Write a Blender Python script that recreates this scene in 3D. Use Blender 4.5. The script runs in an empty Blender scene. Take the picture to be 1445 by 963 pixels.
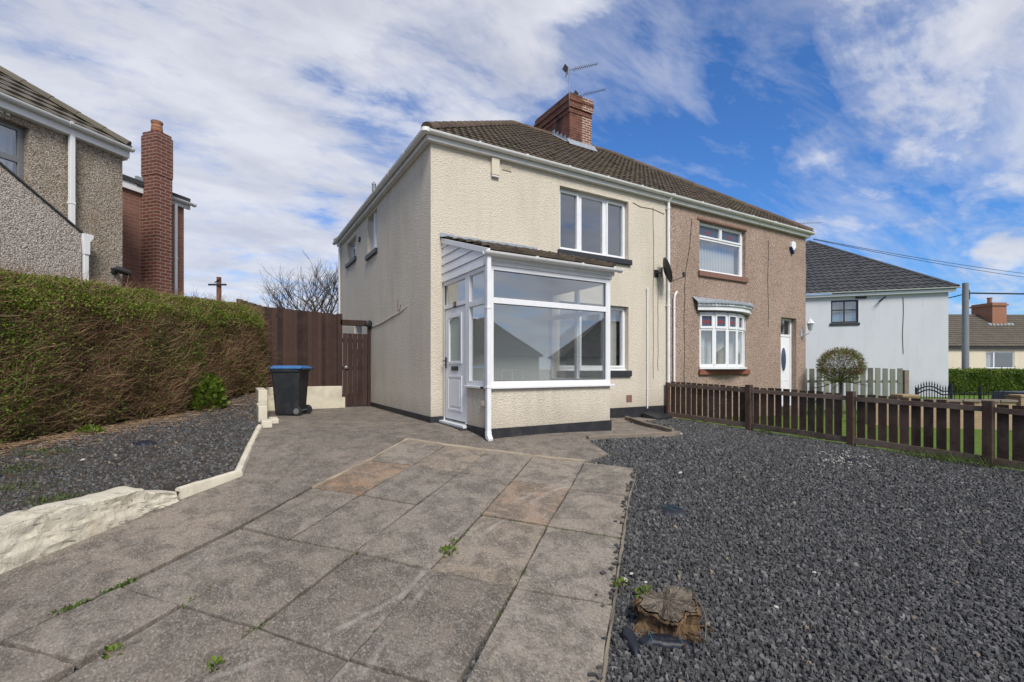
import bpy, bmesh, math, random
import numpy as np
from mathutils import Vector, Matrix, noise as mnoise
from mathutils.geometry import delaunay_2d_cdt
random.seed(7); RNG = np.random.default_rng(11)
scene = bpy.context.scene
COL = scene.collection
R = math.radians

# ------------------------------------------------------------------ camera frame
CAM = Vector((-3.04, -8.07, 1.0)); HEAD = R(30.4)
RIGHT = (math.cos(HEAD), -math.sin(HEAD)); FWD = (math.sin(HEAD), math.cos(HEAD))
def cw(X, D):                      # metres right of / ahead of the viewpoint -> plan position
    return (CAM.x + RIGHT[0]*X + FWD[0]*D, CAM.y + RIGHT[1]*X + FWD[1]*D)

# ------------------------------------------------------------------ terrain
def G(x, y):
    x = np.asarray(x, float); y = np.asarray(y, float)
    s = .117 + .0379*x + .118*y
    xc = np.clip(x, 0, 13)
    f = -.033*xc + .03*np.clip(y, -12, 0)*np.clip(x/5, 0, 1)
    k = .03
    z = -k*np.logaddexp(-s/k, -f/k)
    return .1*np.logaddexp(z/.1, -1.35/.1)
def g(x, y): return float(G(x, y))
def at(px, py, zf=None, dz=0.0):   # survey point of the photo -> plan position on the terrain
    zf = zf or g
    a = (px-722.5)/667; b = (520-py)/667
    dx = FWD[0]+RIGHT[0]*a; dy = FWD[1]+RIGHT[1]*a
    lo, hi = 0.5, 60
    fn = lambda t: CAM.z + b*t - zf(CAM.x+dx*t, CAM.y+dy*t) - dz
    t = lo
    while t < hi and fn(t) > 0: t += .1
    lo = t-.1; hi = t
    for _ in range(30):
        m = (lo+hi)/2
        if fn(m) > 0: lo = m
        else: hi = m
    return (CAM.x+dx*lo, CAM.y+dy*lo)

# bed on the left: plan points with heights
WALL_PTS = [(-7.6, -6.6, -.36), (-5.6, -4.58, -.28), (-4.45, -3.43, -.16), (-3.9, -2.87, -.17), (-3.57, -2.54, -.22), (-2.95, -1.98, -.19), (-2.63, .61, .03), (-2.52, 1.6, .05), (-2.45, 2.9, .3), (-2.42, 4.2, .5)]
HEDGE_PTS = [(-8.6, -3.6, -.12), (-5.55, .2, .05), (-3.73, 2.47, .19), (-2.6, 3.9, .46), (-6.5, 2.2, .1), (-4.5, 4.2, .35)]
def _dens(pts, n=6): return [tuple(a[i]+(b[i]-a[i])*k/n for i in range(3)) for a, b in zip(pts[:-1], pts[1:]) for k in range(n)]+[pts[-1]]
_bp = np.array(_dens([(p[0]-.12, p[1], p[2]) for p in WALL_PTS])+_dens(HEDGE_PTS[:4]+HEDGE_PTS[:0], 6)+HEDGE_PTS[4:])
def B(x, y):
    x = np.asarray(x, float); y = np.asarray(y, float)
    d = (x[..., None]-_bp[:, 0])**2 + (y[..., None]-_bp[:, 1])**2 + .02
    w = d**-1.7
    return (w*_bp[:, 2]).sum(-1)/w.sum(-1)
def b_(x, y): return float(B(x, y))

# ------------------------------------------------------------------ object helpers
def tag(o, label=None, cat=None, group=None, kind=None):
    if label: o['label'] = label
    if cat: o['category'] = cat
    if group: o['group'] = group
    if kind: o['kind'] = kind
    return o
def thing(name, label, cat, loc=(0, 0, 0), rz=0, group=None):
    o = bpy.data.objects.new(name, None); COL.objects.link(o)
    o.empty_display_size = .2
    o.location = loc; o.rotation_euler = (0, 0, rz)
    return tag(o, label, cat, group)
class Fr:
    def __init__(s, O, u, v, n): s.O, s.u, s.v, s.n = Vector(O), Vector(u).normalized(), Vector(v).normalized(), Vector(n).normalized()
    def p(s, a, b, c=0): return s.O + s.u*a + s.v*b + s.n*c
    def at(s, a, b, c=0): return Fr(s.p(a, b, c), s.u, s.v, s.n)
class MB:
    def __init__(s): s.v = []; s.f = []; s.t = []
    def add(s, vs, fs, t=.5):
        k = len(s.v); s.v += [tuple(p) for p in vs]; s.f += [tuple(i+k for i in f) for f in fs]; s.t += [t]*len(fs)
    def fbox(s, F, a0, a1, b0, b1, c0, c1, t=.5):
        P = [F.p(a, b, c) for c in (c0, c1) for b in (b0, b1) for a in (a0, a1)]
        s.add(P, [(0, 1, 3, 2), (4, 6, 7, 5), (0, 4, 5, 1), (2, 3, 7, 6), (0, 2, 6, 4), (1, 5, 7, 3)], t)
    def box(s, x0, x1, y0, y1, z0, z1, t=.5):
        s.fbox(Fr((0, 0, 0), (1, 0, 0), (0, 1, 0), (0, 0, 1)), x0, x1, y0, y1, z0, z1, t)
    def prism(s, F, poly, c0, c1, t=.5):
        n = len(poly)
        s.add([F.p(a, b, c0) for a, b in poly]+[F.p(a, b, c1) for a, b in poly],
              [tuple(range(n))[::-1], tuple(range(n, 2*n))]+[(i, (i+1) % n, n+(i+1) % n, n+i) for i in range(n)], t)
    def tube(s, path, r, seg=8, t=.5, cap=True, smoothjoin=True):
        path = [Vector(p) for p in path]; n = len(path)
        rs = [r]*n if not hasattr(r, '__len__') else r
        k = len(s.v); prev = None
        for i, p in enumerate(path):
            d = (path[min(i+1, n-1)]-path[max(i-1, 0)]).normalized()
            if prev is None:
                x = d.orthogonal().normalized()
                if abs(d.z) > .9: x = (Vector((1, 0, 0))-d*d.x).normalized()
            else: x = (prev-d*prev.dot(d)).normalized()
            prev = x; y = d.cross(x)
            for j in range(seg):
                a = 2*math.pi*(j+.5)/seg
                s.v.append(tuple(p+(x*math.cos(a)+y*math.sin(a))*rs[i]))
        nf = 0
        for i in range(n-1):
            for j in range(seg):
                s.f.append((k+i*seg+j, k+i*seg+(j+1) % seg, k+(i+1)*seg+(j+1) % seg, k+(i+1)*seg+j)); nf += 1
        if cap:
            s.f.append(tuple(k+j for j in range(seg))[::-1]); s.f.append(tuple(k+(n-1)*seg+j for j in range(seg))); nf += 2
        s.t += [t]*nf
    def lathe(s, c, prof, seg=16, t=.5, axis=None):
        c = Vector(c); k = len(s.v)
        ax = Vector(axis).normalized() if axis else Vector((0, 0, 1))
        x = ax.orthogonal().normalized(); y = ax.cross(x)
        for r, z in prof:
            for j in range(seg):
                a = 2*math.pi*j/seg; s.v.append(tuple(c+ax*z+(x*math.cos(a)+y*math.sin(a))*r))
        n = len(prof)
        for i in range(n-1):
            for j in range(seg):
                s.f.append((k+i*seg+j, k+i*seg+(j+1) % seg, k+(i+1)*seg+(j+1) % seg, k+(i+1)*seg+j)); s.t.append(t)
        s.f.append(tuple(k+j for j in range(seg))[::-1]); s.f.append(tuple(k+(n-1)*seg+j for j in range(seg))); s.t += [t, t]
    def plate(s, F, w, h, holes, c0, c1, t=.5):     # solid plate w x h with rectangular holes
        s.sheet(F, 0, w, 0, h, holes, c1, t); s.sheet(F, 0, w, 0, h, holes, c0, t)
        for (a0, a1, b0, b1) in [(0, w, 0, h)]+list(holes):
            for q in (((a0, b0), (a1, b0)), ((a1, b0), (a1, b1)), ((a1, b1), (a0, b1)), ((a0, b1), (a0, b0))):
                s.add([F.p(*q[0], c0), F.p(*q[1], c0), F.p(*q[1], c1), F.p(*q[0], c1)], [(0, 1, 2, 3)], t)
    def sheet(s, F, A0, A1, B0, B1, holes, c, t=.5):
        xs = sorted({A0, A1, *[q for h in holes for q in h[:2] if A0 < q < A1]}); zs = sorted({B0, B1, *[q for h in holes for q in h[2:] if B0 < q < B1]})
        for i in range(len(xs)-1):
            for j in range(len(zs)-1):
                a = (xs[i]+xs[i+1])/2; b = (zs[j]+zs[j+1])/2
                if any(h[0] < a < h[1] and h[2] < b < h[3] for h in holes): continue
                s.add([F.p(xs[i], zs[j], c), F.p(xs[i+1], zs[j], c), F.p(xs[i+1], zs[j+1], c), F.p(xs[i], zs[j+1], c)], [(0, 1, 2, 3)], t)
    def wall(s, F, A0, A1, B0, B1, holes, depth=.12, t=.5):
        s.sheet(F, A0, A1, B0, B1, holes, 0, t)
        for (a0, a1, b0, b1) in holes:
            for q in (((a0, b0), (a1, b0)), ((a1, b0), (a1, b1)), ((a1, b1), (a0, b1)), ((a0, b1), (a0, b0))):
                s.add([F.p(*q[0], 0), F.p(*q[1], 0), F.p(*q[1], -depth), F.p(*q[0], -depth)], [(0, 1, 2, 3)], t)
    def build(s, name, mat, parent=None, bev=0, smooth=False, weld=True, auto=None):
        me = bpy.data.meshes.new(name); me.from_pydata(s.v, [], s.f)
        if mat: me.materials.append(mat)
        at_ = me.attributes.new('tint', 'FLOAT', 'FACE'); at_.data.foreach_set('value', s.t)
        bm = bmesh.new(); bm.from_mesh(me)
        if weld: bmesh.ops.remove_doubles(bm, verts=bm.verts, dist=1e-5)
        bmesh.ops.recalc_face_normals(bm, faces=bm.faces)
        bm.to_mesh(me); bm.free()
        if smooth:
            for p in me.polygons: p.use_smooth = True
            if auto:
                me.set_sharp_from_angle(angle=R(auto))
        o = bpy.data.objects.new(name, me); COL.objects.link(o)
        if parent: o.parent = parent
        if bev:
            m = o.modifiers.new('Bevel', 'BEVEL'); m.width = bev; m.segments = 2; m.limit_method = 'ANGLE'; m.angle_limit = R(40)
        return o
def np_mesh(name, V, F, mat, parent=None, tint=None, smooth=False):   # V (N,3), F (M,k)
    me = bpy.data.meshes.new(name); V = np.asarray(V, np.float32); F = np.asarray(F, np.int32)
    me.vertices.add(len(V)); me.vertices.foreach_set('co', V.ravel())
    k = F.shape[1]; me.loops.add(F.size); me.loops.foreach_set('vertex_index', F.ravel())
    me.polygons.add(len(F)); me.polygons.foreach_set('loop_start', np.arange(0, F.size, k, dtype=np.int32))
    try: me.polygons.foreach_set('loop_total', np.full(len(F), k, np.int32))
    except Exception: pass
    if tint is not None:
        a = me.attributes.new('tint', 'FLOAT', 'FACE'); a.data.foreach_set('value', np.asarray(tint, np.float32))
    me.update(calc_edges=True); me.validate()
    if mat: me.materials.append(mat)
    me.polygons.foreach_set('use_smooth', np.full(len(me.polygons), bool(smooth)))
    o = bpy.data.objects.new(name, me); COL.objects.link(o)
    if parent: o.parent = parent
    return o
def norm(a): return a/np.maximum(np.linalg.norm(a, axis=-1, keepdims=True), 1e-9)
def leaves(name, P, D, N, L, W, tint, mat, parent=None):
    D = norm(D); S = norm(np.cross(D, N)); N = norm(np.cross(S, D)); L = L[:, None]; W = W[:, None]
    V = np.stack([P, P+D*L*.45+S*W+N*W*.35, P+D*L, P+D*L*.45-S*W+N*W*.35], 1).reshape(-1, 3)
    k = np.arange(len(P))[:, None]*4
    F = np.concatenate([k+np.array([0, 1, 2]), k+np.array([0, 2, 3])], 0)
    return np_mesh(name, V, F, mat, parent, np.concatenate([tint, tint]))
def twigs(name, P, D, L, r, tint, mat, parent=None, bend=.25):   # three-sided bent twigs
    n = len(P); D = norm(D); A = norm(np.cross(D, RNG.normal(size=(n, 3)))); Bv = np.cross(D, A)
    pts = [P, P+D*(L*.5)[:, None]+A*(L*bend*RNG.normal(size=n)*.5)[:, None], P+D*L[:, None]+Bv*(L*bend*RNG.normal(size=n)*.5)[:, None]]
    rs = [r, r*.8, r*.35]; V = []
    for p, rr in zip(pts, rs):
        for j in range(3):
            a = 2*math.pi*j/3; V.append(p+(A*math.cos(a)+Bv*math.sin(a))*rr[:, None])
    V = np.stack(V, 1).reshape(-1, 3); k = np.arange(n)[:, None]*9; F = []
    for i in (0, 3):
        for j in range(3): F.append(k+np.array([i+j, i+(j+1) % 3, i+3+(j+1) % 3, i+3+j]))
    return np_mesh(name, V, np.concatenate(F, 0), mat, parent, np.concatenate([tint]*6))
def inside(poly, x, y):
    poly = np.asarray(poly); r = np.zeros(len(x), bool); n = len(poly); j = n-1
    for i in range(n):
        xi, yi = poly[i][:2]; xj, yj = poly[j][:2]
        c = ((yi > y) != (yj > y)) & (x < (xj-xi)*(y-yi)/((yj-yi) or 1e-12)+xi); r ^= c; j = i
    return r
def poly_sheet(name, poly, zf, mat, step=.25, jitter=0, skirt=0):    # sheet following a height function
    poly = [tuple(map(float, p[:2])) for p in poly]; dense = []
    for i, p in enumerate(poly):
        q = poly[(i+1) % len(poly)]; n = max(1, int(math.dist(p, q)/step))
        dense += [(p[0]+(q[0]-p[0])*k/n, p[1]+(q[1]-p[1])*k/n) for k in range(n)]
    a = np.array(dense); xs = np.arange(a[:, 0].min(), a[:, 0].max(), step); ys = np.arange(a[:, 1].min(), a[:, 1].max(), step)
    X, Y = np.meshgrid(xs, ys); X = X.ravel(); Y = Y.ravel(); m = inside(poly, X, Y); X = X[m]; Y = Y[m]
    d = np.min((X[:, None]-a[:, 0])**2+(Y[:, None]-a[:, 1])**2, 1) if len(X) else np.array([]); keep = d > (step*.45)**2
    pts = [Vector(p) for p in dense]+[Vector((x, y)) for x, y in zip(X[keep], Y[keep])]
    n = len(dense)
    vs, _, fs, *_ = delaunay_2d_cdt(pts, [(i, (i+1) % n) for i in range(n)], [], 1, 1e-5)
    mb = MB(); mb.add([(v.x, v.y, zf(v.x, v.y)) for v in vs], fs)
    if skirt:
        for i in range(n):
            p = dense[i]; q = dense[(i+1) % n]; zp = zf(*p); zq = zf(*q)
            mb.add([(*p, zp), (*q, zq), (*q, zq-skirt), (*p, zp-skirt)], [(0, 1, 2, 3)])
    return mb.build(name, mat)

# ------------------------------------------------------------------ materials
def new_mat(name):
    m = bpy.data.materials.new(name); m.use_nodes = True; nt = m.node_tree; nt.nodes.clear()
    return m, nt
class NT:
    def __init__(s, nt): s.nt = nt
    def n(s, typ, **kw):
        x = s.nt.nodes.new(typ)
        for k, v in kw.items():
            if k.startswith('i_'): x.inputs[k[2:].replace('_', ' ')].default_value = v
            else: setattr(x, k, v)
        return x
    def l(s, a, b): s.nt.links.new(a, b)
    def coord(s, kind='Object', scale=None, rot=None):
        c = s.n('ShaderNodeTexCoord').outputs[kind]
        if scale or rot:
            mp = s.n('ShaderNodeMapping')
            if scale: mp.inputs['Scale'].default_value = scale
            if rot: mp.inputs['Rotation'].default_value = rot
            s.l(c, mp.inputs['Vector']); c = mp.outputs[0]
        return c
    def noise(s, vec, scale, detail=4, rough=.55, dist=0):
        x = s.n('ShaderNodeTexNoise'); x.inputs['Scale'].default_value = scale; x.inputs['Detail'].default_value = detail
        x.inputs['Roughness'].default_value = rough; x.inputs['Distortion'].default_value = dist; s.l(vec, x.inputs['Vector']); return x.outputs['Fac']
    def voro(s, vec, scale, feature='F1', out='Distance'):
        x = s.n('ShaderNodeTexVoronoi', feature=feature); x.inputs['Scale'].default_value = scale; s.l(vec, x.inputs['Vector']); return x.outputs[out]
    def ramp(s, fac, stops):
        x = s.n('ShaderNodeValToRGB'); e = x.color_ramp.elements
        while len(e) < len(stops): e.new(.5)
        for i, (p, c) in enumerate(stops):
            e[i].position = p; e[i].color = (*c, 1) if hasattr(c, '__len__') else (c, c, c, 1)
        s.l(fac, x.inputs[0]); return x.outputs[0]
    def mix(s, fac, a, b, mode='MIX'):
        x = s.n('ShaderNodeMix', data_type='RGBA', blend_type=mode)
        for sock, val in ((x.inputs[0], fac), (x.inputs[6], a), (x.inputs[7], b)):
            if isinstance(val, (int, float)): sock.default_value = val if sock == x.inputs[0] else (val, val, val, 1)
            elif hasattr(val, '__len__'): sock.default_value = (*val, 1)
            else: s.l(val, sock)
        return x.outputs[2]
    def math(s, op, a, b=0.0, c=None):
        x = s.n('ShaderNodeMath', operation=op)
        for i, val in enumerate((a, b) if c is None else (a, b, c)):
            if isinstance(val, (int, float)): x.inputs[i].default_value = val
            else: s.l(val, x.inputs[i])
        return x.outputs[0]
    def tint(s): return s.n('ShaderNodeAttribute', attribute_name='tint').outputs['Fac']
    def bump(s, h, strength, dist, prev=None):
        x = s.n('ShaderNodeBump'); x.inputs['Strength'].default_value = strength; x.inputs['Distance'].default_value = dist
        s.l(h, x.inputs['Height'])
        if prev: s.l(prev, x.inputs['Normal'])
        return x.outputs[0]
    def bsdf(s, col, rough=.8, normal=None, spec=.3, metal=0):
        x = s.n('ShaderNodeBsdfPrincipled'); o = s.n('ShaderNodeOutputMaterial')
        for k, v in (('Base Color', col), ('Roughness', rough)):
            if isinstance(v, (int, float)): x.inputs[k].default_value = v
            elif hasattr(v, '__len__'): x.inputs[k].default_value = (*v, 1)
            else: s.l(v, x.inputs[k])
        x.inputs['Specular IOR Level'].default_value = spec; x.inputs['Metallic'].default_value = metal
        if normal: s.l(normal, x.inputs['Normal'])
        s.l(x.outputs[0], o.inputs[0]); return x
MAT = {}
def simple(name, col, rough=.6, var=.15, scale=8, bump=.1, bscale=60, spec=.3, metal=0, dirt=None):
    m, nt = new_mat(name); t = NT(nt); c = t.coord()
    n = t.noise(c, scale, 5)
    col_ = t.mix(n, tuple(x*(1-var) for x in col), tuple(min(1, x*(1+var)) for x in col))
    if dirt:
        d = t.ramp(t.noise(c, dirt[1], 6, .65, .6), [(.45, 0), (.75, 1)]); col_ = t.mix(t.math('MULTIPLY', d, dirt[2]), col_, dirt[0])
    t.bsdf(col_, rough, t.bump(t.noise(c, bscale, 4), bump, .005), spec, metal); MAT[name] = m; return m
def roughcast(name, c1, c2, dark, bs=30, bd=.02, stain=(.45, .41, .33), amt=.5):
    m, nt = new_mat(name); t = NT(nt); c = t.coord()
    fine = t.noise(c, bs, 8, .72, .5); v = t.voro(c, bs*1.4)
    col = t.mix(t.noise(c, 1.1, 5, .6), c1, c2)
    col = t.mix(t.math('MULTIPLY', t.ramp(fine, [(.32, 1), (.5, 0)]), .55), col, dark)
    st = t.noise(t.coord(scale=(1.3, 1.3, .35)), 1.2, 7, .65, .4)
    col = t.mix(t.math('MULTIPLY', t.ramp(st, [(.48, 0), (.78, 1)]), amt), col, stain)
    dr = t.math('MULTIPLY', t.ramp(t.noise(t.coord(scale=(7, 7, .28)), 1.0, 5, .6, .3), [(.55, 0), (.72, 1)]), t.ramp(t.noise(c, .7, 4), [(.42, 0), (.6, 1)]))
    col = t.mix(t.math('MULTIPLY', dr, .28), col, tuple(q*.8 for q in dark))
    sz = t.n('ShaderNodeSeparateXYZ'); t.l(c, sz.inputs[0])
    ba = t.math('MULTIPLY', t.ramp(t.math('ADD', sz.outputs[2], t.math('MULTIPLY', t.noise(c, 3, 6, .7), .5)), [(.28, 1), (.75, 0)]), .45); col = t.mix(ba, col, tuple(q*.75 for q in dark))
    h = t.math('ADD', fine, t.math('MULTIPLY', v, .5))
    t.bsdf(col, .93, t.bump(h, .9, bd), .15); MAT[name] = m; return m
roughcast('cream_render', (.635, .568, .468), (.69, .63, .53), (.43, .37, .285), 34, .022)
roughcast('cream_far', (.62, .56, .42), (.66, .6, .47), (.5, .44, .33), 20, .01)
roughcast('white_render', (.56, .575, .61), (.60, .615, .645), (.48, .5, .54), 22, .006, (.42, .43, .43), .35)
def pebble(name, cols, sc=34, stain=(.16, .13, .07), amt=.4, bd=.015):
    m, nt = new_mat(name); t = NT(nt); c = t.coord()
    x = t.n('ShaderNodeTexVoronoi'); x.inputs['Scale'].default_value = sc; t.l(c, x.inputs['Vector'])
    sp = t.n('ShaderNodeSeparateColor'); t.l(x.outputs['Color'], sp.inputs[0])
    k = len(cols); col = t.ramp(sp.outputs[0], [(i/(k-1), q) for i, q in enumerate(cols)])
    col = t.mix(t.math('MULTIPLY', t.ramp(x.outputs['Distance'], [(.35, 0), (.7, 1)]), .6), col, tuple(q*.45 for q in cols[0]))
    st = t.noise(t.coord(scale=(1.2, 1.2, .5)), 1.0, 8, .65, .6)
    col = t.mix(t.math('MULTIPLY', t.ramp(st, [(.42, 0), (.75, 1)]), amt), col, stain)
    h = t.math('SUBTRACT', t.noise(c, 22, 5), t.math('MULTIPLY', x.outputs['Distance'], .8))
    t.bsdf(col, .9, t.bump(h, .9, bd), .2); MAT[name] = m
pebble('pink_dash', [(.27, .19, .15), (.47, .35, .285), (.40, .295, .235), (.56, .44, .365), (.34, .245, .195)], 44, (.17, .12, .085), .45)
pebble('grey_dash', [(.16, .135, .11), (.50, .43, .36), (.32, .265, .21), (.62, .56, .49), (.40, .31, .25)], 52, (.2, .155, .085), .55)
pebble('pale_dash', [(.17, .145, .13), (.55, .49, .44), (.40, .34, .3), (.70, .65, .60), (.48, .4, .35)], 52, (.24, .2, .16), .2)
def brick(name, c1, c2, mortar, bw=.225, bh=.075, ms=.012, dirt=(.03, .025, .022), amt=.2):
    m, nt = new_mat(name); t = NT(nt); c = t.coord()
    sp = t.n('ShaderNodeSeparateXYZ'); t.l(c, sp.inputs[0])
    cb = t.n('ShaderNodeCombineXYZ'); t.l(t.math('ADD', sp.outputs[0], sp.outputs[1]), cb.inputs[0]); t.l(sp.outputs[2], cb.inputs[1])
    b = t.n('ShaderNodeTexBrick'); t.l(cb.outputs[0], b.inputs['Vector'])
    b.inputs['Color1'].default_value = (*c1, 1); b.inputs['Color2'].default_value = (*c2, 1); b.inputs['Mortar'].default_value = (*mortar, 1)
    b.inputs['Scale'].default_value = 1; b.inputs['Mortar Size'].default_value = ms; b.inputs['Brick Width'].default_value = bw; b.inputs['Row Height'].default_value = bh
    col = t.mix(t.math('MULTIPLY', t.noise(c, 30, 5), .5), b.outputs['Color'], tuple(q*.55 for q in c1))
    d = t.ramp(t.noise(c, 2.2, 7, .65, .5), [(.47, 0), (.68, 1)]); col = t.mix(t.math('MULTIPLY', d, amt), col, dirt)
    h = t.math('SUBTRACT', t.math('MULTIPLY', t.noise(c, 60, 4), .3), b.outputs['Fac'])
    t.bsdf(col, .88, t.bump(h, .8, .008), .2); MAT[name] = m
brick('stack_brick', (.20, .07, .045), (.14, .05, .035), (.2, .15, .12), dirt=(.016, .013, .012), amt=.95, ms=.01)
brick('stack_repoint', (.25, .085, .05), (.19, .065, .042), (.55, .49, .42), dirt=(.03, .02, .018), amt=.25, ms=.014)
brick('red_brick', (.19, .065, .045), (.135, .048, .035), (.30, .235, .2), amt=.15)
brick('pink_brick', (.27, .135, .10), (.22, .105, .08), (.29, .2, .16), amt=.1, ms=.009)
brick('orange_brick', (.36, .14, .075), (.30, .11, .06), (.4, .3, .22), amt=.1)
brick('buff_brick', (.42, .30, .17), (.36, .25, .14), (.36, .3, .22), amt=.25, dirt=(.1, .08, .06))
def tiles(name, cols, moss=(.10, .095, .045), amt=.5):
    m, nt = new_mat(name); t = NT(nt); c = t.coord()
    k = len(cols); col = t.ramp(t.tint(), [(i/(k-1), q) for i, q in enumerate(cols)])
    col = t.mix(t.math('MULTIPLY', t.noise(c, 25, 6), .5), col, tuple(q*.5 for q in cols[0]))
    d = t.ramp(t.noise(c, 1.3, 8, .7, .4), [(.47, 0), (.7, 1)]); col = t.mix(t.math('MULTIPLY', d, amt), col, moss)
    sp = t.ramp(t.noise(c, 40, 3), [(.64, 0), (.7, 1)]); col = t.mix(t.math('MULTIPLY', sp, .35), col, (.25, .23, .17))
    t.bsdf(col, .9, t.bump(t.noise(c, 70, 4), .5, .006), .2); MAT[name] = m
tiles('brown_tiles', [(.075, .058, .045), (.11, .085, .066), (.135, .105, .08)])
tiles('grey_tiles', [(.12, .105, .085), (.14, .123, .10), (.155, .137, .112)], (.13, .115, .06), .5)
tiles('charcoal_tiles', [(.06, .062, .068), (.075, .077, .083), (.088, .09, .096)], (.07, .072, .078), .2)
tiles('ridge_tiles', [(.085, .062, .048), (.12, .085, .062), (.14, .1, .07)], (.13, .11, .07), .6)
simple('upvc', (.74, .75, .77), .35, .04, 3, .03, 40, .45, dirt=((.5, .5, .48), 5, .25))
simple('upvc_door', (.76, .77, .79), .4, .03, 3, .02, 40, .45)
simple('gutter_white', (.76, .76, .75), .45, .06, 4, .04, 40, .4, dirt=((.45, .45, .42), 6, .35))
simple('soffit', (.68, .68, .67), .6, .1, 4, .1, 40)
simple('black_plinth', (.022, .023, .028), .55, .25, 5, .6, 25, .35, dirt=((.09, .085, .08), 6, .35))
simple('black_sill', (.025, .027, .034), .5, .2, 6, .25, 40, .4, dirt=((.1, .1, .1), 14, .3))
simple('black_plastic', (.022, .024, .028), .45, .15, 6, .1, 60, .45)
simple('bin_body', (.018, .02, .024), .5, .15, 5, .1, 40, .4, dirt=((.09, .09, .09), 7, .3))
simple('bin_lid', (.035, .13, .32), .42, .12, 5, .1, 40, .4, dirt=((.12, .2, .32), 7, .3))
simple('dark_frame', (.03, .033, .04), .4, .1)
simple('lead', (.24, .27, .31), .6, .3, 7, .5, 30, .4, dirt=((.45, .47, .5), 12, .5))
simple('cream_box', (.60, .54, .43), .5, .06)
simple('blue_plastic', (.02, .035, .12), .4, .1)
simple('brown_plaque', (.07, .035, .018), .4, .2)
simple('gold', (.42, .33, .18), .4, .1)
simple('metal_grey', (.22, .23, .24), .5, .2, 10, .2, 60, .5, .5)
simple('dark_metal', (.03, .03, .032), .5, .2, 10, .2, 60, .5, .3)
simple('cable', (.02, .02, .022), .6, .1)
simple('pale_cable', (.5, .5, .47), .6, .1)
simple('plaster', (.82, .84, .81), .85, .03, 2, .05, 30)
simple('interior_floor', (.18, .14, .1), .7, .2)
simple('curtain', (.55, .55, .52), .9, .08)
simple('blind', (.42, .45, .48), .8, .05)
simple('blind_dark', (.22, .23, .22), .8, .08)
simple('frosted', (.30, .37, .35), .25, .12, 30, .3, 90, .5)
simple('lead_glass', (.05, .07, .12), .15, .5, 30, .3, 60, .6)
simple('red_glass', (.22, .03, .03), .15, .2, 30, .1, 60, .6)
simple('red_sill', (.20, .055, .04), .6, .3, 14, .4, 30, dirt=((.33, .24, .17), 12, .5))
simple('brick_sill', (.2, .11, .085), .8, .3, 14, .4, 30)
simple('iron', (.012, .014, .024), .45, .1)
simple('pole_grey', (.20, .215, .235), .7, .25, 3, .3, 40, dirt=((.1, .11, .12), 3, .5))
simple('rust_wood', (.15, .07, .04), .8, .5, 2.5, .4, 30)
simple('cream_paint', (.60, .55, .44), .8, .1, 5, .5, 30, dirt=((.3, .26, .18), 3.5, .5))
simple('bark', (.07, .058, .047), .9, .35, 9, .5, 40)
simple('pale_twig', (.15, .12, .09), .9, .3, 9, .3, 40)
simple('membrane', (.016, .018, .026), .5, .3, 20, .6, 25, .4)
simple('membrane_line', (.03, .16, .2), .5, .1)
simple('pale_stone', (.42, .40, .36), .85, .25, 20, .4, 60)
simple('concrete_kerb', (.20, .165, .13), .92, .3, 6, .6, 50, dirt=((.1, .085, .07), 3, .5))
simple('mortar', (.33, .27, .20), .92, .3, 10, .7, 40)
def whitewall():
    m, nt = new_mat('old_whitewash'); t = NT(nt); c = t.coord()
    n = t.noise(c, 3, 8, .65, .5); col = t.mix(n, (.46, .41, .31), (.66, .62, .52))
    cn_ = t.noise(t.coord(scale=(1, 1, 3.2), rot=(0, 0, 0)), 1.7, 6, .62, 1.6)
    ck = t.ramp(t.math('ABSOLUTE', t.math('SUBTRACT', cn_, .5)), [(.0, 1), (.012, 0)])
    ck = t.math('MULTIPLY', ck, t.ramp(t.noise(c, 2.3, 4), [(.45, 0), (.6, 1)]))
    col = t.mix(t.math('MULTIPLY', ck, .7), col, (.15, .12, .08))
    d = t.ramp(t.noise(c, 5.5, 8, .7, .8), [(.55, 0), (.72, 1)]); col = t.mix(t.math('MULTIPLY', d, .75), col, (.27, .215, .14))
    h = t.math('SUBTRACT', t.noise(c, 9, 8, .65), t.math('MULTIPLY', ck, .4))
    t.bsdf(col, .92, t.bump(h, 1, .03), .2); MAT['old_whitewash'] = m
whitewall()
def wood(name, c1, c2, weather=None, amt=0, rough=.75):
    m, nt = new_mat(name); t = NT(nt); c = t.coord()
    gr = t.noise(t.coord(scale=(14, 14, .9)), 3, 6, .6, 1.2); kn = t.noise(t.coord(scale=(6, 6, 2.5)), 2, 3)
    col = t.mix(gr, c1, c2); col = t.mix(t.math('MULTIPLY', t.ramp(kn, [(.66, 0), (.72, 1)]), .8), col, tuple(q*.35 for q in c1))
    sh = t.math('ADD', .5, t.math('MULTIPLY', t.tint(), 1.1)); col = t.mix(1, col, sh, 'MULTIPLY')
    if weather:
        w = t.ramp(t.noise(c, 3.2, 7, .7, .4), [(.42, 0), (.66, 1)]); col = t.mix(t.math('MULTIPLY', w, amt), col, weather)
    t.bsdf(col, rough, t.bump(gr, .4, .006), .25); MAT[name] = m
wood('brown_wood', (.022, .012, .010), (.054, .028, .022), (.075, .048, .038), .4)
wood('picket_wood', (.036, .02, .015), (.075, .043, .032), (.14, .105, .082), .45)
wood('rail_wood', (.08, .055, .042), (.16, .115, .09), (.22, .175, .14), .65)
wood('green_wood', (.12, .13, .10), (.19, .20, .16), (.25, .25, .21), .4)
wood('mossy_wood', (.06, .045, .025), (.10, .08, .045), (.09, .09, .04), .6)
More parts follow.
